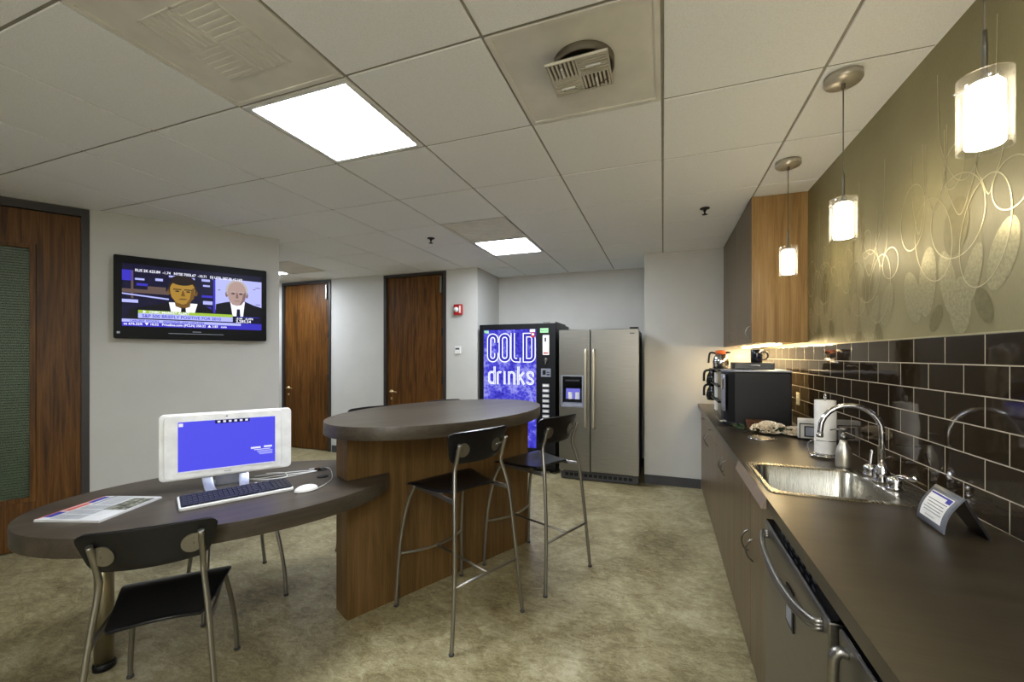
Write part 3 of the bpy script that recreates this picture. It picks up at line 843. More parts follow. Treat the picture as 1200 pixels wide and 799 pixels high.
# lettering as outlined strokes
def stroke2d(q, pts, w, y, mat, closed=False):
    pts = [Vector((p[0], 0, p[1])) for p in pts]
    n = len(pts); L = []; R = []
    for i in range(n):
        if closed: d0 = (pts[i] - pts[i - 1]).normalized(); d1_ = (pts[(i + 1) % n] - pts[i]).normalized()
        else:
            d0 = (pts[i] - pts[max(i - 1, 0)]); d1_ = (pts[min(i + 1, n - 1)] - pts[i])
            if d0.length < 1e-9: d0 = d1_
            if d1_.length < 1e-9: d1_ = d0
            d0 = d0.normalized(); d1_ = d1_.normalized()
        n0 = Vector((-d0.z, 0, d0.x)); n1 = Vector((-d1_.z, 0, d1_.x))
        mm = (n0 + n1); mm = mm.normalized() if mm.length > 1e-6 else n0
        k = w / 2 / max(0.35, mm.dot(n0))
        L.append(pts[i] + mm * k); R.append(pts[i] - mm * k)
    for i in range(n if closed else n - 1):
        j = (i + 1) % n
        q.add([(p.x, y, p.z) for p in (L[i], L[j], R[j], R[i])], [(3, 2, 1, 0)], mat)
def arc(cx, cz, rx, rz, a0, a1, n=10):
    return [(cx + rx * math.cos(math.radians(a0 + (a1 - a0) * i / n)), cz + rz * math.sin(math.radians(a0 + (a1 - a0) * i / n))) for i in range(n + 1)]
def capsule(x0, x1, z0, z1, r): return arc(x1 - r, z1 - r, r, r, 0, 90, 6) + arc(x0 + r, z1 - r, r, r, 90, 180, 6) + arc(x0 + r, z0 + r, r, r, 180, 270, 6) + arc(x1 - r, z0 + r, r, r, 270, 360, 6)
glyphs = []
zt, zb = 1.685, 1.375
def gl_(pts, closed, w): glyphs.append((pts, closed, w))
wb = 0.056
ox = -2.085
gl_(arc(ox + .05, zt - .05, .05, .05, -20, 90, 6)[0:0] + [(ox + .10, zt - .09)] + arc(ox + .05, zt - .05, .05, .05, 0, 180, 10) + arc(ox + .05, zb + .05, .05, .05, 180, 360, 10) + [(ox + .10, zb + .09)], False, wb)
ox = -1.925; gl_(capsule(ox, ox + .105, zb, zt, .05), True, wb)
ox = -1.765; gl_([(ox, zt + .03), (ox, zb + .04)] + arc(ox + .04, zb + .04, .04, .04, 180, 270, 5) + [(ox + .075, zb), (ox + .075, zb + .03)], False, wb)
ox = -1.605; gl_([(ox, zb), (ox, zt), (ox + .055, zt)] + arc(ox + .06, zt - .05, .05, .05, 80, 0, 6) + arc(ox + .06, zb + .05, .05, .05, 0, -80, 6) + [(ox + .055, zb)], True, wb)
zt2, zb2, zm = 1.295, 1.085, 1.225
0.034
ox = -2.085; gl_(capsule(ox, ox + .075, zb2, zm, .035), True, 0.026); gl_([(ox + .075, zb2 - .015), (ox + .075, zt2)], False, 0.026)
ox = -1.968; gl_([(ox, zb2 - .015), (ox, zm)], False, 0.026); gl_([(ox, zm - .04)] + arc(ox + .03, zm - .03, .03, .03, 180, 50, 6), False, 0.026)
ox = -1.875; gl_([(ox, zb2 - .015), (ox, zm + .012)], False, 0.026)
ox = -1.815; gl_([(ox, zb2 - .015), (ox, zm + .01)], False, 0.026); gl_([(ox, zm - .03)] + arc(ox + .035, zm - .035, .035, .035, 170, 0, 8) + [(ox + .07, zb2 - .015)], False, 0.026)
ox = -1.69; gl_([(ox, zb2 - .015), (ox, zt2)], False, 0.026); gl_([(ox, zb2 + .06), (ox + .07, zm)], False, 0.026); gl_([(ox + .02, zb2 + .08), (ox + .075, zb2 - .012)], False, 0.026)
ox = -1.575; gl_([(ox + .075, zm - .025)] + arc(ox + .038, zm - .028, .037, .03, 0, 180, 8) + [(ox + .02, zm - .065), (ox + .055, zm - .085)] + [(ox + .075, zb2 + .03)] + arc(ox + .037, zb2 + .028, .038, .03, 0, -180, 8), False, 0.026)
q = MB(T0)
for i, (pts, cl_, w) in enumerate(glyphs):
    yy = 0.0075 - 0.00005 * i
    stroke2d(q, pts, w, yy, 'vend_white', cl_)
    if w > 0.05: stroke2d(q, pts, 0.032, yy - 0.0015, 'vend_ink', cl_)
    else: stroke2d(q, pts, 0.005, yy - 0.0015, 'vend_ink', cl_)
q.build('lettering', t)
q = MB(T0)
q.box(VX0 + 0.065, VX0 + 0.125, 0.005, 0.0078, 1.715, 1.75, 'green_st'); q.build('label_sticker', t)
q = MB(T0); q.box(-1.54, -1.475, 0.0045, 0.0062, 1.722, 1.755, 'whitepaper'); q.box(-1.525, -1.475, 0.0045, 0.0062, 1.655, 1.718, 'red'); q.lathe([(0.016, 0.0045), (0.016, 0.0038), (0.001, 0.0036)], 'whitepaper', c=(-1.5, 0.0, 1.69), axis='y', n=16)
q.build('warning_sticker', t)
q = MB(T0); q.box(-1.408, -1.305, -0.003, 0.0, 1.71, 1.765, 'green_st'); q.text('SNACKS', 0.022, Matrix.Translation((-1.40, -0.0045, 1.728)) @ FRONT, 'ink'); q.build('sticker', t)
q = MB(T0); q.box(-1.375, -1.295, -0.003, 0.0, 1.44, 1.68, 'whitepaper'); q.box(-1.365, -1.305, -0.0045, -0.003, 1.455, 1.47, 'red'); q.box(-1.352, -1.33, -0.0045, -0.003, 1.60, 1.65, 'ink'); q.build('price_card', t)
q = MB(T0); q.lathe([(0.022, 0.0), (0.020, -0.012), (0.008, -0.016)], 'steel', c=(-1.335, 0, 1.38), axis='y', n=18); q.cyl((-1.335, -0.016, 1.365), (-1.335, -0.03, 1.33), 0.006, 'steel', n=8); q.build('lock_handle', t)
q = MB(T0); q.box(-1.395, -1.275, -0.008, 0.0, 1.175, 1.275, 'silver'); q.box(-1.375, -1.335, -0.0095, -0.008, 1.20, 1.255, 'black'); q.box(-1.325, -1.285, -0.0095, -0.008, 1.225, 1.235, 'black'); q.box(-1.325, -1.285, -0.0095, -0.008, 1.195, 1.21, 'black')
q.build('coin_panel', t, bevel=0.002)
for k in range(10):
    z = 1.07 - k * 0.062
    q = MB(T0); q.box(-1.378, -1.292, -0.01, 0.0, z - 0.02, z + 0.02, 'silver'); q.box(-1.37, -1.30, -0.0112, -0.01, z - 0.012, z + 0.012, 'whitepaper'); q.build('selection_button', t)

# ------------------------------------------------------------------ refrigerator
FX0, FX1, FY = -1.135, -0.247, 4.72
cx = (FX0 + FX1) / 2
t = thing('refrigerator', 'stainless side-by-side refrigerator with an ice and water dispenser', 'refrigerator', (cx, FY, 0))
T0 = Matrix.Translation((-cx, 0, 0))
q = MB(T0); q.box(FX0 + 0.006, FX1 - 0.006, 0.072, 0.80, 0.045, 1.715, 'black'); q.build('body', t, bevel=0.004)
q = MB(T0); q.box(FX0 + 0.01, FX1 - 0.01, 0.05, 0.07, 0.012, 0.10, 'base')
for k in range(14): q.box(FX0 + 0.06 + k * 0.055, FX0 + 0.10 + k * 0.055, 0.047, 0.05, 0.04, 0.075, 'black')
q.build('toe_grille', t)
xm = -0.776
DZ0, DZ1, DX0, DX1 = 0.84, 1.205, -1.112, -0.852
q = MB(T0)
q.box(FX0, DX0, 0, 0.07, 0.115, 1.727, 'steel'); q.box(DX1, xm - 0.005, 0, 0.07, 0.115, 1.727, 'steel')
q.box(DX0, DX1, 0, 0.07, 0.115, DZ0, 'steel'); q.box(DX0, DX1, 0, 0.07, DZ1, 1.727, 'steel'); q.box(DX0, DX1, 0.058, 0.07, DZ0, DZ1, 'black')
dl = q.build('freezer_door', t)
q = MB(T0); q.box(xm + 0.005, FX1, 0, 0.07, 0.115, 1.727, 'steel'); q.build('fridge_door', t, bevel=0.006)
# dispenser
q = MB(T0)
for a in ((DX0, DX0 + 0.018, DZ0, DZ1), (DX1 - 0.018, DX1, DZ0, DZ1), (DX0 + 0.018, DX1 - 0.018, DZ1 - 0.012, DZ1), (DX0 + 0.018, DX1 - 0.018, DZ0, DZ0 + 0.028)):
    q.box(a[0], a[1], -0.008, 0.004, a[2], a[3], 'silver')
disp = q.build('dispenser', t, bevel=0.002)
q = MB(T0); q.box(DX0 + 0.018, DX1 - 0.018, 0.0, 0.012, DZ1 - 0.15, DZ1 - 0.012, 'gloss_black'); q.box(DX0 + 0.05, DX1 - 0.05, -0.001, 0.0, DZ1 - 0.07, DZ1 - 0.05, 'key'); q.build('control_panel', disp)
q = MB(T0); q.box(DX0 + 0.05, DX1 - 0.05, 0.04, 0.056, DZ0 + 0.09, DZ1 - 0.152, 'disp_blue'); q.build('dispenser_light', disp)
for px in (-1.01, -0.93):
    q = MB(T0); q.box(px - 0.022, px + 0.022, 0.022, 0.04, DZ0 + 0.09, DZ0 + 0.17, 'white'); q.build('paddle', disp, bevel=0.004)
q = MB(T0); q.box(DX0 + 0.02, DX1 - 0.02, 0.0, 0.056, DZ0 + 0.028, DZ0 + 0.05, 'silver'); q.build('drip_tray', disp)
for hx in (xm - 0.045, xm + 0.045):
    q = MB(T0)
    q.tube(smooth_path([(hx, -0.004, 1.50), (hx, -0.045, 1.485), (hx, -0.055, 1.40), (hx, -0.060, 1.06), (hx, -0.055, 0.72), (hx, -0.045, 0.635), (hx, -0.004, 0.62)]), 0.0145, 'soapsteel', 12)
    q.build('door_handle', t)
q = MB(T0); q.box(-0.345, -0.295, -0.002, 0.0, 1.672, 1.682, 'ink'); q.build('badge', t)
q = MB(T0); q.box(FX1 - 0.10, FX1 - 0.01, 0.005, 0.10, 1.727, 1.745, 'black'); q.build('hinge_cover', t)
for fx in (FX0 + 0.03, FX1 - 0.05):
  for fy in (0.12, 0.74):
    q = MB(T0); q.cyl((fx, fy, 0.0), (fx, fy, 0.05), 0.02, 'black', n=12); q.build('levelling_foot', t)
for fx in (FX0 + 0.03, FX1 - 0.05):
    q = MB(T0); q.lathe([(0.018, 0), (0.018, -0.004), (0.001, -0.006)], 'chrome', c=(fx, 0.05, 0.105), axis='y', n=12); q.build('grille_screw', t)

# ------------------------------------------------------------------ base cabinets, appliances, worktop
CF = 0.385           # cabinet carcase front
def bow_pull(parent, T, vertical=True, L=0.10, out=0.03):
    q = MB(T)
    h = L / 2
    pts = [(0, 0, -h), (-out * .6, 0, -h * .72), (-out, 0, 0), (-out * .6, 0, h * .72), (0, 0, h)]
    if not vertical: pts = [(p[0], p[2], 0) for p in pts]
    q.tube(smooth_path(pts), 0.0045, 'steel', 8)
    return q.build('handle', parent)
def base_cabinet(y0, y1, doors, label, pulls_z, drawers=False):
    t = thing('base_cabinet', label, 'base cabinet', (0.64, (y0 + y1) / 2, 0), group='brown base cabinets under the worktop')
    T0 = Matrix.Translation((-0.64, -(y0 + y1) / 2, 0))
    q = MB(T0)
    q.box(CF + 0.02, XW - 0.003, y0 + 0.002, y0 + 0.02, 0, 0.873, 'cab_front'); q.box(CF + 0.02, XW - 0.003, y1 - 0.02, y1 - 0.002, 0, 0.873, 'cab_front')
    q.box(CF + 0.02, XW - 0.003, y0 + 0.02, y1 - 0.02, 0, 0.06, 'cab_front'); q.box(XW - 0.012, XW - 0.003, y0 + 0.02, y1 - 0.02, 0.06, 0.873, 'cab_front')
    q.build('body', t)
    if drawers:
        n = 2
        w = (y1 - y0) / n
        for k in range(n):
            a, c = y0 + w * k, y0 + w * (k + 1)
            q = MB(T0); q.box(CF, CF + 0.02, a + 0.002, c - 0.002, 0.74, 0.865, 'cab_front'); d = q.build('drawer', t, bevel=0.001)
            bow_pull(d, T0 @ Matrix.Translation((CF, (a + c) / 2, 0.80)), False, 0.09)
            q = MB(T0); q.box(CF, CF + 0.02, a + 0.002, c - 0.002, 0.02, 0.736, 'cab_front'); d = q.build('door', t, bevel=0.001)
            bow_pull(d, T0 @ Matrix.Translation((CF, (c - 0.06) if k == 0 else (a + 0.06), 0.66)))
    else:
        mid = (y0 + y1) / 2
        for a, c, hy in ((y0, mid, mid - 0.055), (mid, y1, mid + 0.055)):
            q = MB(T0); q.box(CF, CF + 0.02, a + 0.0015, c - 0.0015, 0.015, 0.868, 'cab_front'); d = q.build('door', t, bevel=0.001)
            bow_pull(d, T0 @ Matrix.Translation((CF, hy, pulls_z)))
base_cabinet(1.735, 2.70, 2, 'brown base cabinet under the sink with two curved pulls', 0.54)
base_cabinet(2.70, 3.50, 2, 'brown base cabinet between the sink cabinet and the coffee machines', 0.69)
base_cabinet(3.50, YB - 0.004, 2, 'brown base cabinet in the corner with drawers over its doors', 0.66, True)

def front_appliance(name, label, cat, y0, y1, fx, ztop, handle):
    t = thing(name, label, cat, (0.64, (y0 + y1) / 2, 0))
    T0 = Matrix.Translation((-0.64, -(y0 + y1) / 2, 0))
    q = MB(T0); q.box(fx + 0.045, XW - 0.03, y0 + 0.006, y1 - 0.006, 0.03, 0.868, 'black'); q.box(fx + 0.1, XW - 0.1, y0 + 0.03, y1 - 0.03, 0, 0.03, 'black'); q.build('body', t)
    q = MB(T0); q.box(fx, fx + 0.042, y0 + 0.003, y1 - 0.003, 0.11, ztop, 'steel'); d = q.build('door', t, bevel=0.004)
    q = MB(T0); q.box(fx + 0.004, fx + 0.045, y0 + 0.003, y1 - 0.003, ztop, ztop + 0.006, 'gloss_black'); q.box(fx + 0.02, fx + 0.045, y0 + 0.003, y1 - 0.003, ztop + 0.006, 0.868, 'gloss_black')
    for k in range(7): q.box(fx + 0.018, fx + 0.020, y0 + 0.15 + k * 0.05, y0 + 0.175 + k * 0.05, ztop + 0.012, ztop + 0.022, 'key')
    q.build('control_strip', t)
    q = MB(T0)
    if handle == 'bow':
        pts = [(fx, y1 - 0.045, ztop - 0.03), (fx - 0.018, y1 - 0.055, ztop - 0.034), (fx - 0.034, y1 - 0.15, ztop - 0.045), (fx - 0.040, (y0 + y1) / 2, ztop - 0.05), (fx - 0.034, y0 + 0.15, ztop - 0.045), (fx - 0.018, y0 + 0.055, ztop - 0.034), (fx, y0 + 0.045, ztop - 0.03)]
        P = smooth_path(pts)
        for dz in (-0.008, 0.0, 0.008): q.tube([(p.x, p.y, p.z + dz) for p in P], 0.008, 'steel', 10)
    else:
        pts = [(fx, y1 - 0.05, ztop - 0.025), (fx - 0.020, y1 - 0.05, ztop - 0.03), (fx - 0.026, y1 - 0.05, ztop - 0.10), (fx - 0.026, y1 - 0.05, ztop - 0.52), (fx - 0.020, y1 - 0.05, ztop - 0.6), (fx, y1 - 0.05, ztop - 0.61)]
        q.tube(smooth_path(pts), 0.011, 'steel', 12)
    q.build('handle', d)
    return t, d
dwt, dwd = front_appliance('dishwasher', 'stainless dishwasher with a wide curved handle beside the sink cabinet', 'dishwasher', 1.105, 1.722, 0.345, 0.838, 'bow')
t, d = front_appliance('undercounter_fridge', 'stainless undercounter appliance nearest the camera, right of the dishwasher', 'undercounter fridge', 0.48, 1.095, 0.358, 0.838, 'bar')
q = MB(); y_, z_ = 1.37, 0.70
q.box(-0.004, 0, -0.035, 0.035, -0.055, 0.055, 'black'); 
tg = q.build('door_magnet', loc=(0.3448, 1.40, 0.705)); tag(tg, 'small black framed tag on the dishwasher door under its handle', 'tag')
q = MB(); q.box(-0.0052, -0.004, -0.025, 0.025, -0.045, 0.045, 'silver'); q.build('card', tg)

q = MB()
SX0, SX1, SY0, SY1 = 0.372, 0.905, 1.795, 2.285
CT = 0.915; CB = 0.875; CX0 = 0.352; CX1 = XW - 0.009
q.box(CX0, CX1, -0.7, SY0 + 0.012, CB, CT, 'counter'); q.box(CX0, CX1, SY1 - 0.012, YB - 0.002, CB, CT, 'counter')
q.box(CX0, SX0 + 0.012, SY0 + 0.012, SY1 - 0.012, CB, CT, 'counter'); q.box(SX1 - 0.012, CX1, SY0 + 0.012, SY1 - 0.012, CB, CT, 'counter')
wt = q.build('worktop', loc=(0, 0, 0)); tag(wt, 'long brown laminate worktop along the tiled wall', 'worktop')
q = MB(); q.add([(CX0, 1.735, CT), (CX0, 2.33, CT), (CX0 - 0.016, 2.31, CB - 0.002), (CX0 - 0.016, 1.735, CB - 0.002), (CX0, 1.735, CB - 0.002), (CX0, 2.33, CB - 0.002)], [(0, 1, 2, 3), (0, 3, 4), (3, 2, 5, 4), (1, 5, 2)], 'lit_edge')  # front edge sloped to catch ceiling light, its brightness also put in the colour
ap = q.build('front_strip', wt); ap['label'] = 'worktop front edge before the sink, bright light painted in'
# end cabinet that carries the near end of the worktop (outside the picture)
t = thing('base_cabinet', 'brown base cabinet at the near end of the worktop', 'base cabinet', (0.64, -0.1, 0), group='brown base cabinets under the worktop')
q = MB(); q.box(CF - 0.62, XW - 0.645, -0.58, 0.575, 0, 0.873, 'cab_front'); q.build('body', t)
q = MB(); q.box(CF - 0.64, CF - 0.62, -0.578, 0.573, 0.015, 0.868, 'cab_front'); q.build('door', t)

# sink
t = thing('sink', 'stainless steel drop-in sink in the worktop', 'sink', ((SX0 + SX1) / 2, (SY0 + SY1) / 2, CT))
cx, cy = (SX0 + SX1) / 2, (SY0 + SY1) / 2
def rl(x0, x1, y0, y1, r, z): return [(p[0] - cx, p[1] - cy, z) for p in rrect(x0, x1, y0, y1, r, 6)]
bx0, bx1, by0, by1 = 0.402, 0.785, 1.835, 2.250
q = MB()
q.loops([rl(SX0, SX1, SY0, SY1, 0.03, 0.0005), rl(SX0 + 0.003, SX1 - 0.003, SY0 + 0.003, SY1 - 0.003, 0.03, 0.004), rl(SX0 + 0.012, SX1 - 0.012, SY0 + 0.012, SY1 - 0.012, 0.03, 0.0025)], 'sinksteel')
q.loops([rl(SX0 + 0.012, SX1 - 0.012, SY0 + 0.012, SY1 - 0.012, 0.03, 0.0025), rl(bx0 - 0.008, bx1 + 0.008, by0 - 0.008, by1 + 0.008, 0.07, 0.002)], 'sinksteel', False)
q.build('rim', t)
q = MB()
q.loops([rl(bx0 - 0.008, bx1 + 0.008, by0 - 0.008, by1 + 0.008, 0.07, 0.002), rl(bx0, bx1, by0, by1, 0.065, -0.006), rl(bx0 + 0.006, bx1 - 0.006, by0 + 0.006, by1 - 0.006, 0.065, -0.13), rl(bx0 + 0.02, bx1 - 0.02, by0 + 0.02, by1 - 0.02, 0.06, -0.155), rl(bx0 + 0.06, bx1 - 0.06, by0 + 0.06, by1 - 0.06, 0.04, -0.165)], 'sinksteel', True, False, True)
q.build('basin', t)
q = MB(); q.lathe([(0.045, -0.1645), (0.042, -0.162), (0.035, -0.163), (0.02, -0.1625), (0.001, -0.162)], 'chrome', n=24); q.build('drain', t)

# faucet
t = thing('faucet', 'chrome gooseneck faucet with two lever handles behind the sink', 'faucet', (0.835, 2.10, CT + 0.004))
q = MB(); q.lathe([(0.03, 0), (0.03, 0.006), (0.024, 0.016), (0.027, 0.03), (0.024, 0.045), (0.016, 0.06), (0.0125, 0.075)], 'chrome', n=24)
q.build('body', t)
pts = [(0, 0, 0.07), (0, 0, 0.20)] + [(-0.105 + 0.105 * math.cos(a), 0, 0.20 + 0.105 * math.sin(a)) for a in [PI * k / 12 for k in range(1, 12)]] + [(-0.21, 0, 0.195), (-0.212, 0, 0.172)]
q = MB(); q.tube(pts, 0.0105, 'chrome', 14); q.lathe([(0.0125, 0.186), (0.013, 0.168), (0.010, 0.166)], 'chrome', c=(-0.212, 0, 0), n=16); q.build('spout', t)
for sgn in (-1, 1):
    q = MB(); q.lathe([(0.026, 0), (0.026, 0.006), (0.021, 0.012), (0.026, 0.024), (0.024, 0.038), (0.012, 0.048)], 'chrome', c=(0, sgn * 0.10, 0), n=24)
    hd = q.build('valve', t)
    q = MB()
    if sgn < 0: q.tube(smooth_path([(0, -0.10, 0.045), (0.01, -0.125, 0.055), (0.022, -0.16, 0.055), (0.03, -0.185, 0.066)]), [0.006] * 12 + [0.007, 0.008, 0.009, 0.010, 0.010, 0.009, 0.006], 'chrome', 10)
    else: q.tube(smooth_path([(0, 0.10, 0.045), (0.004, 0.105, 0.07), (0.010, 0.11, 0.105)]), 0.006, 'chrome', 10)
    q.build('lever', hd)

# soap bottle
t = thing('soap_dispenser', 'brushed steel soap pump bottle behind the sink', 'soap dispenser', (0.785, 2.335, CT))
q = MB(); q.lathe([(0.030, 0), (0.031, 0.004), (0.031, 0.06), (0.027, 0.085), (0.016, 0.112), (0.0135, 0.128)], 'soapsteel', n=28); q.build('bottle', t)
q = MB(); q.lathe([(0.0145, 0.127), (0.0145, 0.150), (0.006, 0.152), (0.006, 0.168), (0.013, 0.169), (0.013, 0.178), (0.001, 0.18)], 'steel', n=20)
q.tube([(0, 0, 0.172), (-0.030, 0.012, 0.172), (-0.045, 0.018, 0.166)], 0.004, 'steel', 8); q.build('pump', t)

# paper towel
t = thing('paper_towel_holder', 'chrome wire paper towel stand beside the soap bottle', 'paper towel holder', (0.775, 2.535, CT))
q = MB()
ringp = [(0.068 * math.cos(2 * PI * k / 28), 0.068 * math.sin(2 * PI * k / 28), 0.012) for k in range(28)]
q.tube(ringp, 0.003, 'chrome', 8, closed=True)
ringp = [(0.050 * math.cos(2 * PI * k / 28), 0.050 * math.sin(2 * PI * k / 28), 0.018) for k in range(28)]
q.tube(ringp, 0.003, 'chrome', 8, closed=True)
for k in range(4):
    a = PI / 2 * k + 0.4; q.lathe([(0.001, 0), (0.006, 0.002), (0.006, 0.012), (0.001, 0.014)], 'chrome', c=(0.068 * math.cos(a), 0.068 * math.sin(a), 0), n=10)
    q.tube([(0, 0, 0.016), (0.068 * math.cos(a), 0.068 * math.sin(a), 0.012)], 0.003, 'chrome', 8)
q.build('wire_base', t)
q = MB(); q.cyl((0, 0, 0.015), (0, 0, 0.30), 0.0035, 'chrome', n=8)
q.tube([(0.0, 0.012 * math.cos(2 * PI * k / 16), 0.309 + 0.012 * math.sin(2 * PI * k / 16)) for k in range(16)], 0.003, 'chrome', 8, closed=True); q.build('rod', t)
q = MB(); q.tube(smooth_path([(-0.068, 0.0, 0.012), (-0.075, 0.0, 0.06), (-0.055, -0.02, 0.085), (0.0, -0.05, 0.088), (0.05, -0.03, 0.088)]), 0.0022, 'chrome', 8); q.build('tension_arm', t)
q = MB()
q.shell([(0.018, 0.022), (0.045, 0.022), (0.0455, 0.024), (0.0455, 0.286), (0.045, 0.288), (0.018, 0.288), (0.018, 0.022)], 'whitepaper', n=36)
r_ = q.build('paper_towel_roll', loc=(0.775, 2.535, CT)); tag(r_, 'white paper towel roll standing on the chrome wire holder', 'paper towels')

# napkin holder with napkins
t = thing('napkin_holder', 'wire napkin holder on the worktop left of the paper towels', 'napkin holder', (0.845, 3.02, CT), -0.12)
q = MB()
for sx in (-0.055, 0.055):
    for sy in (-0.024, 0.024):
        q.tube([(sx, sy, 0.006), (sx, sy, 0.10)], 0.0025, 'black', 8); q.lathe([(0.001, 0), (0.005, 0.002), (0.005, 0.006), (0.001, 0.008)], 'black', c=(sx, sy, 0), n=8)
for sy in (-0.024, 0.024):
    q.tube([(-0.055, sy, 0.10), (0.055, sy, 0.10)], 0.0025, 'black', 8); q.tube([(-0.055, sy, 0.008), (0.055, sy, 0.008)], 0.0025, 'black', 8)
for sx in (-0.055, 0.0, 0.055): q.tube([(sx, -0.024, 0.008), (sx, 0.024, 0.008)], 0.0025, 'black', 8)
q.box(-0.032, 0.032, -0.028, -0.0245, 0.022, 0.086, 'black'); q.box(-0.026, 0.026, -0.0288, -0.028, 0.028, 0.080, 'silver')
q.build('wire_frame', t)
q = MB(TR((0, 0, 0), -0.0))
for k in range(9): q.box(-0.062 + 0.001 * (k % 3), 0.062 - 0.001 * (k % 2), -0.0205 + k * 0.0046, -0.0205 + k * 0.0046 + 0.0038, 0.0115, 0.125 + 0.002 * (k % 3), 'whitepaper')
s_ = q.build('napkin_stack', loc=(0.845, 3.02, CT), rz=-0.12); tag(s_, 'stack of white paper napkins held in the wire holder', 'napkins'); s_['kind'] = 'stuff'

# round waste chute in the worktop
t = thing('waste_chute', 'round steel waste chute ring set in the worktop before the flowers', 'waste chute', (0.578, 2.97, CT))
q = MB(); q.lathe([(0.080, 0.0), (0.079, 0.005), (0.066, 0.006), (0.064, 0.001)], 'chrome', n=40); q.build('ring', t)
q = MB(); q.lathe([(0.065, 0.0008), (0.06, 0.004), (0.03, 0.008), (0.001, 0.009)], 'soapsteel', n=32); q.build('flap', t)

# notice stand
t = thing('sign_stand', 'curved grey sign stand with a printed notice on the worktop by the tiles', 'sign', (0.80, 1.615, CT), -0.06)
def signf(u, v):
    z = 0.002 + 0.108 * v; x = -0.04 + 0.046 * v - 0.012 * math.sin(PI * v)
    return (x, -0.075 + 0.15 * u, z), (-1.0, 0, 0.45 + 0.5 * (v - 0.5))
q = MB(); q.slab(signf, 2, 10, 0.005, 'greyacr'); q.build('stand_plate', t)
q = MB(); q.add([(0.008, -0.074, 0.108), (0.008, 0.074, 0.108), (0.062, 0.02, 0.003), (0.062, -0.074, 0.003), (0.005, -0.074, 0.098), (0.005, 0.074, 0.098), (0.056, 0.02, 0.0005), (0.056, -0.074, 0.0005)],
                [(0, 3, 2, 1), (4, 5, 6, 7), (0, 1, 5, 4), (1, 2, 6, 5), (2, 3, 7, 6), (3, 0, 4, 7)], 'black'); q.build('back_leg', t)
q = MB()
def sg(u, v, k):
    p, n = signf(u, v); p = Vector(p); n = Vector(n).normalized(); return p + n * (0.0028 + 0.0004 * k)
def sg_rect(u0, u1, v0, v1, k, mat):
    m_ = 6
    for i in range(m_):
        a, c = v0 + (v1 - v0) * i / m_, v0 + (v1 - v0) * (i + 1) / m_
        q.add([sg(u1, a, k), sg(u0, a, k), sg(u0, c, k), sg(u1, c, k)], [(0, 1, 2, 3)], mat)
sg_rect(0.12, 0.90, 0.16, 0.86, 0, 'whitepaper')
sg_rect(0.14, 0.88, 0.80, 0.84, 1, 'print_blue'); sg_rect(0.14, 0.30, 0.72, 0.80, 1, 'print_blue')
for k in range(5): sg_rect(0.17 + 0.05 * (k % 2), 0.84 - 0.04 * (k % 3), 0.66 - k * 0.075, 0.675 - k * 0.075, 1, 'ink')
sg_rect(0.35, 0.7, 0.24, 0.252, 1, 'ink')
q.build('notice', t)

# wall outlet
t = thing('wall_outlet', 'cream electrical outlet on the tiles behind the napkins', 'outlet', (XW - 0.008, 3.606, 1.114))
q = MB(); q.box(-0.006, 0, -0.034, 0.034, -0.046, 0.046, 'cream'); q.build('cover_plate', t, bevel=0.003)
for z in (-0.02, 0.02):
    q = MB(); q.box(-0.008, -0.006, -0.015, 0.015, z - 0.014, z + 0.014, 'white'); q.box(-0.0085, -0.008, -0.007, -0.005, z - 0.005, z + 0.006, 'black'); q.box(-0.0085, -0.008, 0.005, 0.007, z - 0.005, z + 0.006, 'black'); q.build('socket', t)

# flowers lying on the worktop
t = thing('flower_arrangement', 'white artificial flowers with dark leaves lying in front of the coffee machine', 'flowers', (0.66, 3.16, CT))
rn = random.Random(5)
def blossom(cx, cy, cz, R, nP, name):
    q = MB()
    for lay in range(5):
        for k in range(nP):
            a = 2 * PI * (k + 0.5 * lay) / nP + rn.random() * 0.4
            el = 0.22 + lay * 0.31
            L = R * (1.0 - 0.05 * lay)
            d = Vector((math.cos(a) * math.cos(el), math.sin(a) * math.cos(el), math.sin(el)))
            sd = Vector((-math.sin(a), math.cos(a), 0)); up = d.cross(sd) * -1
            def pf(u, v, d=d, sd=sd, up=up, L=L):
                w = 0.42 * L * math.sin(PI * (0.12 + 0.80 * v)) * (2 * u - 1)
                p = d * (L * v) + sd * w + up * (0.16 * L * (abs(2 * u - 1) ** 2 + 0.8 * math.sin(2.6 * v)))
                return (cx + p.x, cy + p.y, cz + p.z)
            q.grid(pf, 4, 5, 'petal')
    q.build(name, t)
for (a, c, z, R, nP) in ((-0.005, 0.0, 0.022, 0.080, 8), (0.055, 0.035, 0.022, 0.058, 7), (-0.06, 0.035, 0.02, 0.050, 7), (0.122, -0.03, 0.016, 0.058, 7), (0.175, -0.005, 0.018, 0.056, 7), (0.10, 0.03, 0.02, 0.036, 6)):
    blossom(a, c, z, R, nP, 'blossom')
for k in range(22):
    a0 = rn.uniform(0, 2 * PI); bx = rn.uniform(-0.19, 0.17); by = rn.uniform(-0.05, 0.04); L = rn.uniform(0.05, 0.085); lift = rn.uniform(0.1, 0.5)
    q = MB()
    d = Vector((math.cos(a0), math.sin(a0) * 0.5, 0)); sd = Vector((-math.sin(a0), math.cos(a0), 0))
    def lf(u, v):
        p = Vector((bx, by, 0.012 + 0.02 * rn.random() * 0)) + d * (L * v) + sd * (0.32 * L * math.sin(PI * v) * (2 * u - 1))
        return (p.x, p.y, p.z + lift * L * math.sin(2.2 * v) + 0.12 * L * abs(2 * u - 1))
    q.grid(lf, 2, 6, 'leaf'); q.build('leaf', t)
q = MB()
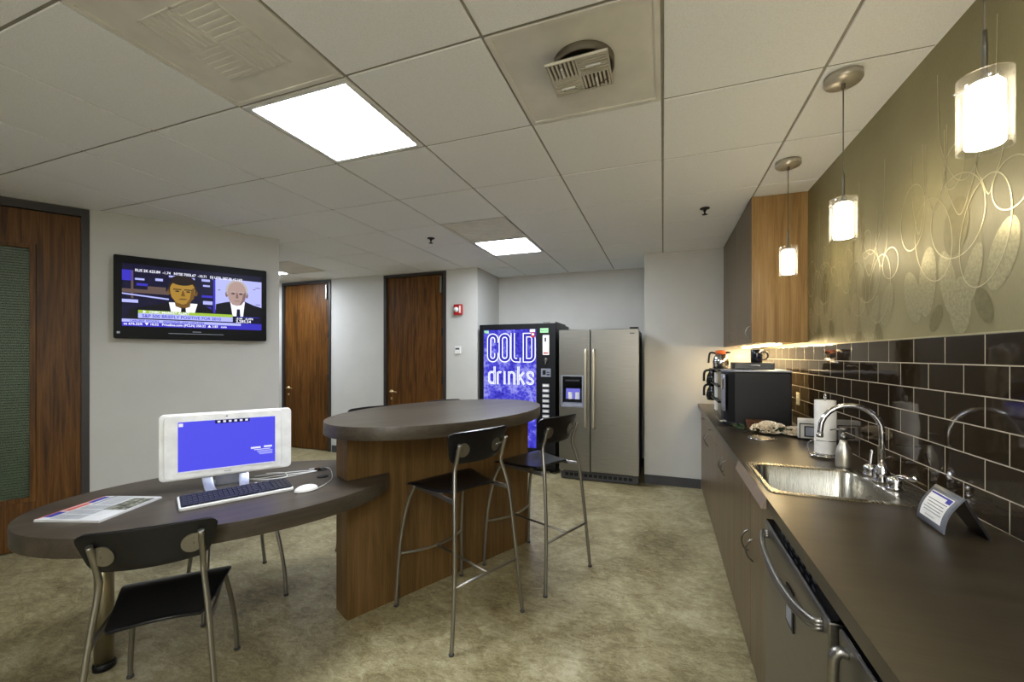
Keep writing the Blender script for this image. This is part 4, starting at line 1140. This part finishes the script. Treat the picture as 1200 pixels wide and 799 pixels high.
for k in range(5): q.tube(smooth_path([(-0.16 + 0.02 * k, -0.02 + 0.012 * k, 0.008), (0.0, 0.0 + 0.006 * k, 0.02), (0.14, -0.02 + 0.01 * k, 0.012)]), 0.0022, 'leaf', 6)
q.build('stem', t)
t = thing('wicker_basket', 'small brown wicker basket behind the leaves against the coffee machine', 'basket', (0.62, 3.315, CT))
q = MB()
for k in range(7):
    z = 0.005 + 0.009 * k; w, d_ = 0.06 + 0.0012 * k, 0.035 + 0.001 * k
    q.tube([(p[0], p[1], z) for p in rrect(-w, w, -d_, d_, 0.02, 4)], 0.0052, 'wicker', 6, closed=True)
for p in rrect(-0.062, 0.062, -0.037, 0.037, 0.02, 4)[::2]: q.tube([(p[0], p[1], 0.0), (p[0] * 1.08, p[1] * 1.08, 0.066)], 0.003, 'wicker', 6)
q.box(-0.06, 0.06, -0.035, 0.035, 0.0, 0.006, 'wicker'); q.build('weave', t)

# black single-cup brewer
t = thing('coffee_machine', 'large black boxy coffee machine on the worktop with a silver front strip', 'coffee machine', (0.63, 3.55, CT))
prof = [(-0.215, 0.0)]
body = [(-0.14, -0.16), (0.215, -0.16), (0.215, 0.16), (-0.14, 0.16), (-0.185, 0.14), (-0.205, 0.08), (-0.21, 0.0), (-0.205, -0.08), (-0.185, -0.14)]
q = MB(); q.prism(body, 0.012, 0.395, 'black'); q.build('body', t, bevel=0.008)
q = MB(); q.prism([(p[0] * 1.03, p[1] * 1.03) for p in body], 0.0, 0.03, 'black'); q.build('base', t, bevel=0.004)
q = MB(); q.prism([(p[0] * 1.01, p[1] * 1.01) for p in body], 0.397, 0.412, 'silver'); q.build('top_plate', t, bevel=0.004)
q = MB()
def stripf(u, v):
    a = -0.6 + 0.75 * u
    return (-0.214 + 0.012 * (2 * u - 1) ** 2 - 0.002, -0.155 + 0.30 * u * (0.42 + 0.2 * v), 0.11 + 0.27 * v), (-1, -0.3, 0)
q.slab(stripf, 6, 6, 0.006, 'silver'); q.box(-0.221, -0.214, -0.135, -0.06, 0.27, 0.345, 'gloss_black'); q.build('front_strip', t)
q = MB(); q.box(-0.235, -0.18, -0.12, 0.12, 0.028, 0.04, 'steel'); q.build('drip_grate', t)

t = thing('pod_drawer', 'low black pod drawer on top of the boxy coffee machine, under the mug', 'pod drawer', (0.635, 3.60, CT + 0.412))
q = MB(); q.box(-0.135, 0.135, -0.075, 0.075, 0.0, 0.052, 'black'); q.build('case', t, bevel=0.003)
q = MB(); q.box(-0.128, 0.128, -0.0795, -0.0755, 0.006, 0.046, 'gloss_black'); q.build('drawer_front', t, bevel=0.001)
q = MB(); q.tube(smooth_path([(-0.02, -0.079, 0.026), (-0.015, -0.092, 0.032), (0.03, -0.092, 0.032), (0.035, -0.079, 0.026)]), 0.004, 'silver', 8); q.build('handle', t)
t = thing('coffee_mug', 'dark glazed coffee mug standing on the black pod drawer', 'mug', (0.665, 3.595, CT + 0.4642))
q = MB(); q.lathe([(0.034, 0.0), (0.038, 0.004), (0.041, 0.095), (0.039, 0.097), (0.037, 0.094), (0.033, 0.012), (0.001, 0.011)], 'mugblue', n=32); q.build('cup', t)
q = MB(); q.tube(smooth_path([(0.038, -0.006, 0.078), (0.062, -0.012, 0.078), (0.072, -0.014, 0.05), (0.060, -0.011, 0.026), (0.037, -0.006, 0.022)]), 0.0055, 'mugblue', 10); q.build('handle', t)

# tall white warmer with shelves and black decanter handles
t = thing('coffee_brewer', 'white and steel decanter brewer in the corner past the black coffee machine', 'coffee brewer', (0.60, 4.19, CT))
q = MB(); q.box(-0.12, 0.20, -0.36, 0.30, 0.0, 0.385, 'cream'); q.build('body', t, bevel=0.004)
for z in (0.385, 0.255, 0.125):
    q = MB(); q.box(-0.175, 0.20, -0.365, 0.305, z, z + 0.012, 'black'); q.build('shelf', t)
q = MB(); q.box(-0.15, -0.12, -0.35, -0.15, 0.02, 0.36, 'steel'); q.box(-0.15, -0.12, 0.0, 0.12, 0.02, 0.36, 'white'); q.build('front_panel', t)
for z, yy in ((0.30, 0.24), (0.16, 0.24)):
    q = MB(); q.tube(smooth_path([(-0.15, yy, z + 0.07), (-0.20, yy, z + 0.075), (-0.225, yy, z + 0.05), (-0.228, yy, z - 0.03)]), 0.011, 'black', 8)
    q.lathe([(0.05, -0.07), (0.06, -0.03), (0.05, 0.03), (0.035, 0.06), (0.036, 0.075), (0.001, 0.08)], 'gloss_black', c=(-0.15, yy, z), n=20); q.build('decanter', t)
t = thing('coffee_carafe', 'steel coffee carafe with an orange lid on top of the corner brewer', 'carafe', (0.50, 4.28, CT + 0.398))
q = MB(); q.lathe([(0.055, 0.0), (0.066, 0.004), (0.068, 0.06), (0.062, 0.10), (0.045, 0.125), (0.040, 0.135)], 'chrome', n=32); q.build('body', t)
q = MB(); q.lathe([(0.041, 0.133), (0.045, 0.15), (0.043, 0.166), (0.001, 0.17)], 'orange', n=28); q.tube([(0.04, -0.01, 0.145), (0.078, -0.02, 0.148)], [0.012, 0.006], 'black', 8); q.build('lid', t)
q = MB(); q.tube(smooth_path([(-0.035, 0.01, 0.14), (-0.075, 0.015, 0.146), (-0.092, 0.018, 0.13), (-0.10, 0.02, 0.05)]), 0.009, 'black', 8); q.build('handle', t)

# wall cabinet with its light
t = thing('wall_cabinet', 'tall oak-sided wall cabinet with dark fronts reaching the ceiling', 'wall cabinet', (0.77, 4.155, 1.52))
T0 = Matrix.Translation((-0.77, -4.155, -1.52))
q = MB(T0); q.box(0.622, XW - 0.002, 3.412, YB - 0.004, 1.524, CE - 0.002, 'cab_side'); q.build('body', t)
q = MB(T0); q.box(0.600, 0.606, 3.408, 3.414, 1.52, CE - 0.002, 'cab_side'); q.box(0.606, 0.622, 3.408, 3.4135, 1.52, CE - 0.002, 'cab_side'); q.build('edge_band', t)
for a, c, hy in ((3.415, 4.155, 3.465), (4.158, YB - 0.006, 4.27)):
    q = MB(T0); q.box(0.600, 0.620, a, c, 1.52, CE - 0.004, 'cab_front'); d = q.build('door', t, bevel=0.001)
    bow_pull(d, T0 @ Matrix.Translation((0.60, hy, 1.60)))
t = thing('under_cabinet_light', 'thin lit strip light under the wall cabinet', 'strip light', (0.78, 4.14, 1.523))
q = MB(); q.box(-0.02, 0.02, -0.69, 0.69, -0.006, 0.0, 'white'); q.build('housing', t)
q = MB(); q.box(-0.016, 0.016, -0.68, 0.68, -0.016, -0.006, 'underlight'); q.build('tube', t)

# ------------------------------------------------------------------ island: pedestal, bar top and lower table
IA = math.radians(63.5)
t = thing('island', 'oval two-level island, raised bar top on a walnut pedestal over a lower table', 'island', (-1.6, 1.8, 0), IA)
IT = TR((-1.6, 1.8, 0), IA).inverted()
q = MB(); q.box(0, 1.395, 0, 0.154, 0, 0.997, 'walnut'); q.build('pedestal', t, bevel=0.002)
def ellipse(c, a, bb, ang, n=72):
    """ang: direction of the long axis measured from +Y towards +X"""
    o = []
    dx, dy = math.sin(ang), math.cos(ang)
    for k in range(n):
        th = 2 * PI * k / n
        u, v = a * math.cos(th), bb * math.sin(th)
        o.append((c[0] + u * dx - v * dy, c[1] + u * dy + v * dx))
    return o
def top(poly, z0, z1, mat, name):
    loc = [(IT @ Vector((p[0], p[1], 0))) for p in poly]
    pl = [(p.x, p.y) for p in loc]
    ar = sum(pl[i][0] * pl[(i + 1) % len(pl)][1] - pl[(i + 1) % len(pl)][0] * pl[i][1] for i in range(len(pl)))
    if ar < 0: pl.reverse()
    q = MB(); q.prism(pl, z0, z1, mat, True); return q.build(name, t, bevel=0.002)
top(ellipse((-1.369, 2.479), 0.802, 0.503, math.radians(20.8)), 0.997, 1.067, 'bar_lam', 'bar_top')
top(ellipse((-2.045, 1.503), 0.762, 0.505, math.radians(40.0)), 0.680, 0.755, 'bar_lam', 'table_top')
lp = IT @ Vector((-2.411, 1.152, 0))
q = MB(); q.lathe([(0.035, 0.03), (0.035, 0.68)], 'leg_metal', c=(lp.x, lp.y, 0), n=28)
lg = q.build('leg', t)
q = MB(); q.lathe([(0.040, 0.0), (0.041, 0.022), (0.037, 0.032)], 'black', c=(lp.x, lp.y, 0), n=28); q.build('foot', lg)
M['steel_leg'] = M['steel']

# ------------------------------------------------------------------ chairs and stools
def make_chair(name, label, cat, group, stool):
    t = thing(name, label, cat, (0, 0, 0), 0, group)
    R = 0.0105
    if stool:
        rear = [(.244, -.271, 0.0), (.224, -.262, .20), (.204, -.245, .45), (.186, -.219, .70), (.160, -.186, .84), (.156, -.197, .90), (.158, -.226, .985)]
        front = [(.233, .27, 0.0), (.228, .262, .18), (.216, .246, .40), (.196, .205, .60), (.180, .155, .706)]
        sz = .722; bz0, bz1 = .872, 1.043
    else:
        rear = [(.215, -.275, 0.0), (.190, -.248, .22), (.170, -.222, .44), (.152, -.205, .60), (.150, -.214, .66), (.154, -.268, .785)]
        front = [(.200, .252, 0.0), (.194, .242, .14), (.180, .215, .28), (.164, .150, .432)]
        sz = .448; bz0, bz1 = .672, .826
    def railp(sx): return [(sx * rear[3 if stool else 2][0], rear[3 if stool else 2][1], sz - 0.022 - (0 if stool else 0.008)), (sx * .172, -.04, sz - 0.024), (sx * front[-1][0], front[-1][1], sz - 0.020)]
    for sx in (-1, 1):
        for path in (rear, front):
            q = MB(); P = smooth_path([(sx * p[0], p[1], p[2] + (0.006 if i == 0 else 0)) for i, p in enumerate(path)])
            q.tube(P, R, 'chair_metal', 12)
            lg = q.build('leg', t)
            q = MB(); p = path[0]; q.lathe([(0.013, 0.0), (0.0135, 0.008), (0.011, 0.012)], 'base', c=(sx * p[0], p[1], 0), n=12); q.build('foot_cap', lg)
    # side rails and cross bars below the seat
    for sx in (-1, 1):
        q = MB(); P = smooth_path(railp(sx))
        for dz in (-0.007, 0.0, 0.007): q.tube([(p.x, p.y, p.z + dz) for p in P], 0.006, 'chair_metal', 8)
        q.build('side_rail', t)
    q = MB(); P = [(-.170, -.03, sz - .026), (.170, -.03, sz - .026)]; q.tube(P, 0.008, 'chair_metal', 8); q.build('seat_bar', t)
    # seat: curved plywood, wide at the front
    ry, fy, rw, fw, tl = (-0.155, 0.190, 0.146, 0.228, 0.012) if stool else (-0.195, 0.165, 0.146, 0.198, 0.030)
    def seatf(u, v):
        s_ = 2 * u - 1
        yy = ry + (fy - ry) * v
        hw = rw + (fw - rw) * v - (0.014 * ((v - 0.9) / 0.1) ** 2 if v > 0.9 else 0.0) - (0.010 * ((0.08 - v) / 0.08) ** 2 if v < 0.08 else 0.0)
        bowy = 0.030 * (1 - s_ ** 2) * (1 - v) ** 2
        z = sz + tl * (v - 0.5) - 0.008 * math.sin(PI * v) + 0.006 * s_ ** 2 * (1 - v) - 0.016 * max(0, (v - 0.8) / 0.2) ** 2
        return (hw * s_, yy + bowy, z), (-s_ * 0.05, -0.05, 1)
    q = MB(); q.slab(seatf, 12, 14, 0.012, 'black_seat'); q.build('seat', t, bevel=0.003)
    # backrest: shaped board, bowed backwards, narrower at the bottom
    def backf(u, v):
        s_ = math.sin((2 * u - 1) * PI / 2)
        r = 0.036; hm = 0.190
        e = max(0.0, (abs(s_) * hm - (hm - r)) / r); ra = r * (1 - math.sqrt(max(0.0, 1 - e * e)))
        z0, z1 = bz0 + 0.004 * s_ ** 2 + ra, bz1 - 0.004 * s_ ** 2 - ra * 0.8
        z = z0 + (z1 - z0) * v
        hw = 0.166 + 0.042 * (z - bz0) / (bz1 - bz0)
        y = (-0.166 if stool else -0.225) - 0.035 * (1 - s_ ** 2) - 0.040 * ((z - bz0) / (bz1 - bz0) - 0.5)
        return (hw * s_, y, z), (-s_ * 0.37, 1, 0.235)
    q = MB(); q.slab(backf, 32, 8, 0.012, 'black_seat'); q.build('backrest', t, bevel=0.003)
    for sx in (-1, 1):
        zc = bz0 + (0.075 if stool else 0.072)
        p, n = backf(0.5 + sx * (0.205 if stool else 0.235), 0.44); p = Vector(p); n = Vector(n).normalized()
        q = MB()
        side = Vector((0, 0, 1)).cross(n).normalized(); up = n.cross(side)
        c = p - n * 0.0075
        ring0 = [c + side * (0.036 * math.cos(2 * PI * k / 24)) + up * (0.038 * math.sin(2 * PI * k / 24)) for k in range(24)]
        ring1 = [r - n * 0.004 for r in ring0]
        q.loops([ring0, ring1], 'chair_metal', False, True, True)
        for (a, b2) in ((0, .022), (.0, -.022), (sx * -.02, 0)):
            e = c - n * 0.004 + side * a + up * b2
            q.lathe([(0.004, 0), (0.001, 0.002)], 'chrome', c=tuple(e), n=8)
        # link to the leg
        lx = rear[-2]; e = Vector((sx * rear[-2][0], rear[-2][1], p.z)); q.tube([c - n * 0.002, e], 0.007, 'chair_metal', 8)
        q.build('back_bracket', t)
    if stool:
        fz = 0.302
        q = MB(); q.tube(smooth_path([(-.222, .255, fz), (-.11, .215, fz - .002), (0, .20, fz - .002), (.11, .215, fz - .002), (.222, .255, fz)]), 0.008, 'chair_metal', 10); q.build('footrest', t)
        q = MB(); q.tube([(-.216, -.256, fz), (.216, -.256, fz)], 0.008, 'chair_metal', 10); q.build('rear_stretcher', t)
        q = MB(); q.tube([(0, .20, fz - 0.002), (0, -.256, fz)], 0.007, 'chair_metal', 10); q.build('centre_stretcher', t)
    return t
def face(fx, fy): return math.atan2(fy, fx) - PI / 2
g = 'black and steel bar stools around the bar'
s0 = make_chair('bar_stool', 'black bar stool nearest the camera, in front of the walnut pedestal', 'bar stool', g, True)
s0.location = (-1.09, 2.10, 0); s0.rotation_euler = (0, 0, face(-.903, .429))
dup(s0, 'black bar stool at the end of the bar in front of the refrigerator', (-.812, 2.714, 0), face(-.92, .39))
dup(s0, 'black bar stool behind the bar below the blank wall between the far doors', (-1.90, 2.53, 0), face(.903, -.429))
dup(s0, 'black bar stool behind the bar in front of the dark right-hand far door', (-1.64, 3.12, 0), face(.903, -.429))
g = 'black and steel chairs at the lower table'
c0 = make_chair('side_chair', 'black low chair nearest the camera at the table with the monitor', 'chair', g, False)
c0.location = (-1.909, 1.127, 0); c0.rotation_euler = (0, 0, face(-.72, .69))
dup(c0, 'low chair on the far side of the table, only its legs showing beneath', (-2.43, 1.80, 0), face(.9, -.43))

# ------------------------------------------------------------------ things on the lower table
TZ = 0.755
MA = math.radians(53)
t = thing('computer', 'white all-in-one computer with a glowing blue screen on the lower table', 'computer', (-2.14, 1.53, TZ), MA)
def stand_up(q):       # drawings made in XY, thickness along +z, stood up facing -Y
    q.v = [(p[0], -p[2], p[1]) for p in q.v]; 
tilt = TR((0, 0, 0), 0, math.radians(-3))
q = MB(); q.prism(rrect(-0.275, 0.297, 0.055, 0.385, 0.022), -0.018, 0.0, 'white'); stand_up(q); q.build('case', t, bevel=0.004)
q = MB(); q.prism(rrect(-0.255, 0.250, 0.063, 0.378, 0.02), 0.0, 0.008, 'white'); stand_up(q); q.build('front_frame', t, bevel=0.003)
q = MB(); q.box(-0.20, 0.218, -0.0095, -0.008, 0.095, 0.345, 'mon_blue')
q.box(-0.05, 0.10, -0.0105, -0.0095, 0.327, 0.345, 'mon_dark')
for k in range(6): q.box(-0.04 + k * 0.024, -0.028 + k * 0.024, -0.0115, -0.0105, 0.331, 0.341, 'mon_white')
q.box(-0.197, -0.18, -0.0105, -0.0095, 0.322, 0.338, 'mon_white'); q.box(-0.20, 0.218, -0.0105, -0.0095, 0.095, 0.098, 'mon_white')
q.box(0.105, 0.15, -0.0105, -0.0095, 0.178, 0.187, 'mon_white'); q.box(0.165, 0.203, -0.0105, -0.0095, 0.180, 0.189, 'mon_white'); q.box(0.12, 0.195, -0.0105, -0.0095, 0.170, 0.173, 'mon_white')
for k in range(3): q.box(0.145 - 0.006 * k, 0.205, -0.0105, -0.0095, 0.145 + k * 0.008, 0.149 + k * 0.008, 'tv_lblue')
q.build('screen', t)
q = MB(); q.box(-0.012, 0.018, -0.0088, -0.008, 0.076, 0.080, 'silver'); q.lathe([(0.004, 0), (0.001, -0.001)], 'ink', c=(0.0, -0.008, 0.362), axis='y', n=10); q.build('bezel_marks', t)
for sx, nm in ((-0.075, 'foot'), (0.075, 'foot')):
    q = MB(); q.slab(lambda u, v: ((sx - 0.022 + 0.044 * u + (0.03 * (v - .5) if sx < 0 else -0.0), 0.02 - 0.115 * v, 0.004 + 0.075 * (1 - v) ** 2), (0, 0.6 * (1 - v), 1)), 3, 8, 0.007, 'silver'); q.build(nm, t, bevel=0.002)
q = MB(); q.box(-0.05, 0.05, 0.02, 0.05, 0.002, 0.08, 'silver'); q.prism([(-0.10, 0.02), (0.10, 0.02), (0.08, 0.12), (-0.08, 0.12)], 0.0, 0.006, 'silver'); q.build('stand', t)

t = thing('keyboard', 'white-rimmed keyboard with dark keys in front of the monitor', 'keyboard', (-1.938, 1.437, TZ), math.radians(61))
T0 = TR((0, 0, 0.004), 0, math.radians(2))
q = MB(T0); q.prism(rrect(-0.226, 0.226, -0.098, 0.088, 0.012), 0, 0.014, 'white'); q.build('case', t, bevel=0.003)
q = MB(T0); q.prism(rrect(-0.218, 0.218, -0.088, 0.080, 0.008), 0.0142, 0.0155, 'keygap'); q.build('key_well', t)
q = MB(T0)
for r in range(6):
    yy = 0.068 - r * 0.0265; xx = -0.212
    while xx < 0.205:
        w = 0.0195
        if r == 5 and -0.12 < xx < -0.06: w = 0.11
        if 0.078 < xx + w / 2 < 0.092 or 0.142 < xx + w / 2 < 0.152: xx += 0.0135; continue
        q.box(xx, xx + w - 0.003, yy - 0.022, yy, 0.0155, 0.0215, 'key'); xx += w
q.build('keys', t); q = None

t = thing('computer_mouse', 'white wired mouse on the table right of the keyboard', 'mouse', (-1.677, 1.601, TZ), math.radians(62))
q = MB()
def mf(u, v):
    th = 2 * PI * u; ph = PI / 2 * v
    return (0.055 * math.cos(th) * math.cos(ph), 0.03 * math.sin(th) * math.cos(ph), 0.003 + 0.028 * math.sin(ph) ** 0.8)
q.grid(mf, 28, 10, 'white'); q.prism([(0.053 * math.cos(2 * PI * k / 28), 0.029 * math.sin(2 * PI * k / 28)) for k in range(28)], 0.0, 0.004, 'black'); q.build('body', t)
q = MB(); q.lathe([(0.001, 0.0275), (0.004, 0.029), (0.001, 0.033)], 'silver', c=(0.022, 0, 0), n=12); q.build('scroll_ball', t)
Ti = TR((-1.677, 1.601, TZ), math.radians(62)).inverted()
def loc_path(pts): return [Ti @ Vector((p[0], p[1], TZ + 0.0026)) for p in pts]
q = MB(); q.tube(smooth_path(loc_path([(-1.652, 1.648), (-1.66, 1.70), (-1.69, 1.775), (-1.725, 1.825), (-1.80, 1.90), (-1.865, 1.955), (-1.90, 1.965), (-1.945, 1.935), (-1.975, 1.905)])), 0.0022, 'white', 6); q.build('cord', t)

q = MB()
for pts in ([(-1.905, 1.895), (-1.95, 1.83), (-2.02, 1.74), (-2.06, 1.67), (-2.115, 1.63)], [(-1.905, 1.89), (-1.94, 1.80), (-1.97, 1.72), (-2.03, 1.65), (-2.12, 1.62)], [(-1.91, 1.90), (-1.99, 1.85), (-2.07, 1.76), (-2.13, 1.68)],
            [(-2.03, 1.60), (-1.99, 1.64), (-1.96, 1.73), (-2.04, 1.79), (-2.12, 1.74)]):
    q.tube(smooth_path([(p[0], p[1], TZ + 0.0026 + 0.0012 * i) for i, p in enumerate(pts)]), 0.0022, 'white', 6)
o = q.build('cable_bundle'); tag(o, 'white cables running from the monitor to the black grommet', 'cables')
t = thing('cable_grommet', 'round black cable grommet in the table by the bar pedestal', 'grommet', (-1.905, 1.93, TZ))
q = MB(); q.lathe([(0.034, 0.0), (0.034, 0.003), (0.026, 0.005), (0.024, 0.001), (0.001, 0.0008)], 'black', n=28); q.build('ring', t)
q = MB(); q.prism([(-0.02, -0.035), (0.012, -0.035), (0.01, -0.012), (-0.018, -0.012)], 0.004, 0.014, 'gloss_black'); q.build('cable_plug', t)
q = MB(); q.lathe([(0.030, 0.0), (0.030, 0.003), (0.026, 0.005), (0.001, 0.0055)], 'black', n=28); o = q.build('grommet_cap', loc=(-1.79, 1.82, TZ)); tag(o, 'loose black grommet cap lying on the table behind the mouse', 'cap')

# newspaper
t = thing('newspaper', 'folded newspaper with blue and red printing on the lower table', 'newspaper', (-2.318, 1.103, TZ), math.radians(18.2))
q = MB()
for k in range(4): q.prism(rrect(-0.139 + 0.001 * k, 0.139, -0.147, 0.147 - 0.0015 * k, 0.003, 2), 0.0005 + 0.0022 * k, 0.0024 + 0.0022 * k, 'newsprint')
q.build('pages', t)
q = MB(); z1 = 0.0096
def nr(x0, x1, y0, y1, mat, k=0): q.add([(x0, y0, z1 + 0.0003 * k), (x1, y0, z1 + 0.0003 * k), (x1, y1, z1 + 0.0003 * k), (x0, y1, z1 + 0.0003 * k)], [(0, 1, 2, 3)], mat)
nr(-0.128, -0.095, -0.12, -0.06, 'print_blue'); nr(-0.125, -0.098, 0.05, 0.13, 'print_blue'); nr(-0.137, -0.13, -0.14, 0.14, 'print_red'); nr(-0.122, -0.098, -0.05, 0.045, 'print_red')
for c in range(3):
    for k in range(15): nr(-0.085 + k * 0.0085, -0.0805 + k * 0.0085, -0.135 + c * 0.055, -0.088 + c * 0.055, 'print_grey')
nr(0.03, 0.13, -0.03, 0.12, 'print_photo'); nr(-0.085, -0.07, 0.03, 0.14, 'print_grey')
for k in range(9): nr(-0.06 + k * 0.009, -0.0555 + k * 0.009, 0.03, 0.135, 'print_grey')
q.build('print', t)

# ------------------------------------------------------------------ camera, world, output look
cam_d = bpy.data.cameras.new('camera')
cam_d.sensor_fit = 'HORIZONTAL'; cam_d.sensor_width = 36.0
cam_d.lens = 487.0 / 1200.0 * 36.0
cam_d.shift_y = 17.3 / 1200.0
cam_d.clip_start = 0.02; cam_d.clip_end = 60
cam = bpy.data.objects.new('camera', cam_d); COL.objects.link(cam)
cam.location = (0, 0, 1.43); cam.rotation_euler = (PI / 2, 0, 0.349)
scene.camera = cam
w = bpy.data.worlds.new('world'); scene.world = w; w.use_nodes = True
w.node_tree.nodes['Background'].inputs['Color'].default_value = lin((250, 245, 236))
w.node_tree.nodes['Background'].inputs['Strength'].default_value = 4.2
vs = scene.view_settings
scene.display_settings.display_device = 'sRGB'
vs.view_transform = 'Standard'; vs.look = 'None'; vs.exposure = 1.14; vs.gamma = 1.0; vs.use_curve_mapping = False
scene.cycles.max_bounces = 10; scene.cycles.diffuse_bounces = 6; scene.cycles.transparent_max_bounces = 12
scene.cycles.use_denoising = True
scene.cycles.sample_clamp_indirect = 6.0
